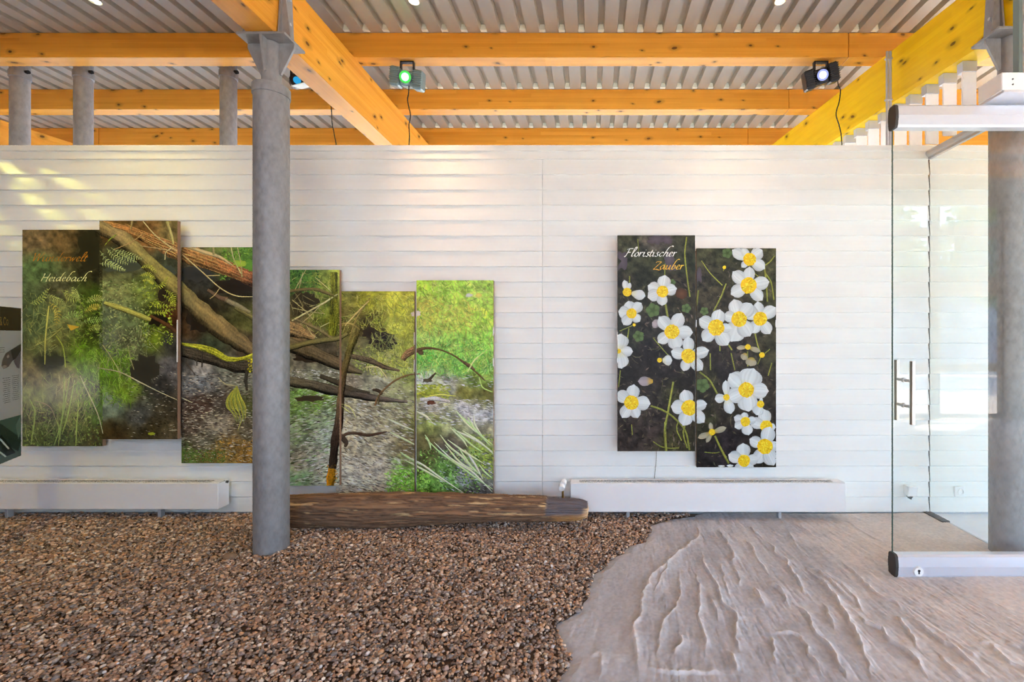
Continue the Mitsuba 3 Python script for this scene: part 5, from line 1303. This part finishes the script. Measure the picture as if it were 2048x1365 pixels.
def picture(art, rect, y, label, clips=(), gloss=False):
    t = thing('photo_panel', label, 'picture panel', 'printed panels on the white wall')
    u0, u1, v0, v1 = rect
    a, b = P(u0, v1, y), P(u1, v0, y)
    part(t, 'board', cbox(a[0], b[0], y, y + (0.028 if y < 3.58 else 0.021), a[2], b[2], 0.0012), 'mdf_edge')
    for zz in (0.25, 0.75):
        z = a[2] + (b[2] - a[2]) * zz
        part(t, 'mounting_rail', cbox(a[0] + 0.08, b[0] - 0.08, y + (0.028 if y < 3.58 else 0.021), YW + 0.0, z - 0.02, z + 0.02, 0.002), 'steel_light')
    m, c = print_mesh(art, rect, y)
    part(t, 'print', m, 'vcol_gloss' if gloss else 'vcol_print', color=c, label='printed picture')
    for side, va, vb in clips:
        x = b[0] if side > 0 else a[0]
        z0, z1 = P(0, vb, y)[2], P(0, va, y)[2]
        part(t, 'edge_clip', cbox(x - 0.004 - 0.001, x + 0.001, y - 0.003, y + 0.004, z0, z1, 0.0008), 'white_lacquer')
    return t
RL = {'a': 'green undergrowth panel with the title Wunderwelt Heidebach, leftmost', 'b': 'panel with fern and fallen trunk, second from the left and hung highest', 'c': 'panel with broken trunk above dark water, left of the column', 'd': 'panel half hidden behind the column, logs over the stream', 'e': 'panel of a stream with a thin upright stem, right of the column', 'f': 'bright green grass and stream panel, rightmost of the stream pictures'}
RC = {'a': (), 'b': ((1, 640, 725),), 'c': (), 'd': (), 'e': ((1, 665, 690), (1, 720, 745)), 'f': ((1, 655, 672), (1, 717, 733))}
for k, (r_, y_) in RIVER.items():
    picture(river, r_, y_, RL[k], RC[k], k in 'abc')
picture(flo, *F1, 'white flower panel with the title Floristischer Zauber, casting a shadow to its left', ((-1, 664, 680), (-1, 716, 726)))
picture(flo, *F2, 'white flower panel without a title, hung lower and right of the other', ((-1, 640, 655), (1, 640, 655)))

# ---- information board turned towards the viewer at the far left
def info_board():
    t = thing('info_board', 'dark topped information board with fine print, cut by the left edge', 'board')
    pr = np.array([-4.096, 3.30]); d = np.array([0.138, -0.225]); d /= np.linalg.norm(d)
    nrm = np.array([-d[1], d[0]])
    if nrm @ (-pr) < 0: nrm = -nrm
    z0, z1, W_ = 0.54, 1.597, 0.62
    def pt(s, z, o=0.0):
        q = pr + d * s + nrm * o
        return [q[0], q[1], z]
    def slab(s0, s1, za, zb, o0, o1):
        return trimesh.convex.convex_hull(np.array([pt(s, z, o) for s in (s0, s1) for z in (za, zb) for o in (o0, o1)]))
    part(t, 'board', slab(0, W_, z0, z1, -0.012, 0.0), 'dark_plastic')
    for s in (0.33, 0.55):
        part(t, 'leg', slab(s, s + 0.03, -0.03, z0 + 0.3, -0.042, -0.012), 'black_metal')
    V, Fc, C = [], [], []
    lay = [0]
    def poly(ps, col):
        lay[0] += 1
        n0 = sum(len(v) for v in V)
        V.append(np.array([pt(s, z, 0.0004 + lay[0] * 1e-5) for s, z in ps]))
        Fc.append(np.array([[0, i, i + 1] for i in range(1, len(ps) - 1)]) + n0)
        C.append(np.broadcast_to(lin(col), (len(ps), 3)))
    rect = lambda s0, s1, za, zb, c: poly([(s0, za), (s1, za), (s1, zb), (s0, zb)], c)
    zz = lambda v: EYE - (v - V0) / F_PX * 3.30
    rect(0, W_, zz(662), z1 - 0.002, (54, 40, 32))
    rect(0, W_, zz(830), zz(662), (176, 174, 172))
    rect(0, W_, z0 + 0.001, zz(830), (70, 92, 80))
    # animal's head and neck
    dy = 0.0062
    px = lambda u, v: ((42 - u) * dy, EYE - (v - V0) / F_PX * 3.25)
    for ps, c in (([(42, 688), (30, 695), (20, 700), (18, 712), (24, 722), (33, 716), (42, 702)], (66, 60, 58)), ([(20, 700), (10, 706), (4, 718), (2, 730), (6, 736), (16, 732), (25, 720)], (96, 86, 84)), ([(6, 736), (2, 730), (8, 728), (14, 731)], (150, 136, 130)), ([(26, 722), (33, 736), (38, 738), (40, 724), (42, 704)], (104, 96, 98)), ([(12, 712), (16, 708), (18, 713), (14, 716)], (150, 140, 138))):
        poly([px(*q) for q in ps], c)
    r = np.random.default_rng(3)
    for v in list(np.arange(752, 800, 3.9)):
        rect(0.026 * 0 + (42 - 19) * dy, (42 - 4) * dy - 0.02 * r.random(), zz(v + 0.9), zz(v), (92, 90, 88))
        rect((42 - 38) * dy, (42 - 22) * dy - 0.02 * r.random(), zz(v - 1.5), zz(v - 2.4), (92, 90, 88))
    for v in (694, 698, 702):
        rect((42 - 8) * dy, (42 + 30) * dy, zz(v + 0.9), zz(v), (96, 94, 92))
    for k, (ps, c) in enumerate((([(42, 880), (36, 905), (20, 890), (8, 850), (0, 838), (-30, 850), (-30, 915)], (38, 52, 46)), ([(30, 905), (10, 905), (-4, 865), (2, 860), (16, 890)], (22, 30, 28)), ([(18, 892), (15, 893), (-2, 868), (0, 866)], (206, 214, 206)), ([(12, 905), (9, 906), (-8, 886), (-6, 884)], (190, 200, 190)), ([(40, 835), (30, 850), (36, 880), (42, 862)], (96, 120, 104)))):
        poly([px(*q) for q in ps], c)
    part(t, 'print', trimesh.Trimesh(np.vstack(V), np.vstack(Fc), process=False), 'vcol_print', color=np.vstack(C), label='printed sheet')
    tm = meshkit.text_mesh('& Co', 1.0, 0.001)
    v = tm.vertices.copy()
    w_ = v[:, 0].max()
    hgt = 0.055
    s_end = (42 - 15) * dy
    ss = s_end + (w_ - v[:, 0]) * hgt * 0.62
    zb = zz(652)
    q = pr[None] + d[None] * ss[:, None] + nrm[None] * (0.0012 + v[:, 2:3] * 0.3)
    part(t, 'lettering', trimesh.Trimesh(np.column_stack([q, zb + v[:, 1] * hgt]), tm.faces, process=False), 'brass', label='gold lettering')
info_board()

# ================================================================== lamps' own light
spot('light_halogen_a', HALO[0] + [0, 0.05, -0.02], [-1.12, YW, 1.9], (0.16, 0.095, 0.05), 30, 5)
spot('light_halogen_b', HALO[1] + [0, 0.05, -0.02], [0.75, YW, 1.6], (0.07, 0.046, 0.026), 30, 6)
spot('light_halogen_c', HALO[2] + [0, 0.05, -0.02], [-3.6, YW, 1.9], (0.045, 0.039, 0.016), 46, 16)

# unseen wash light added to warm the left bay; streak lamp further left
wash = np.array([-3.3, 1.2, 3.75])
part('ceiling', 'added_wash_light', cat(cyl(wash, wash + [0.05, 0.12, -0.06], 0.07, 20), cyl(wash, [wash[0], wash[1], HC - 0.001], 0.012, 10)), 'black_metal', 40)
spot('light_added_wash', wash + [0.06, 0.15, -0.08], [-3.5, 3.6, 0.85], (0.24, 0.185, 0.05), 36, 16)
spot('light_added_wash_up', wash + [0.06, 0.15, -0.08], [-3.9, 3.9, 3.85], (0.10, 0.078, 0.016), 40, 20)
slit = np.array([-5.45, 3.40, 3.25])
part('wall_back', 'effect_light', cat(cbox(slit[0] - 0.08, slit[0] + 0.02, slit[1] - 0.05, slit[1] + 0.05, slit[2] - 0.05, slit[2] + 0.05, 0.008), cyl([slit[0] - 0.03, slit[1] + 0.05, slit[2]], [slit[0] - 0.03, YW + 0.06, slit[2] - 0.0], 0.012, 10), cbox(slit[0] - 0.06, slit[0], YW + 0.02, YW + 0.06, WT - 0.05, slit[2] + 0.05, 0.004)), 'black_metal', 40)
for i, (u, v, cut, g) in enumerate(((40, 352, 3.2, 0.10), (150, 372, 2.2, 0.14), (100, 425, 3.2, 0.16), (230, 455, 2.2, 0.16), (20, 470, 4.0, 0.07))):
    spot(f'light_effect_{i}', slit + [0.04, 0.0, -0.02], P(u, v, YW), (2.4 * g, 2.35 * g, 0.5 * g), cut, cut * 0.3)
spot('light_effect_5', slit + [0.04, 0.0, -0.02], P(385, 955, 3.60), (0.30, 0.30, 0.10), 1.3, 0.6)
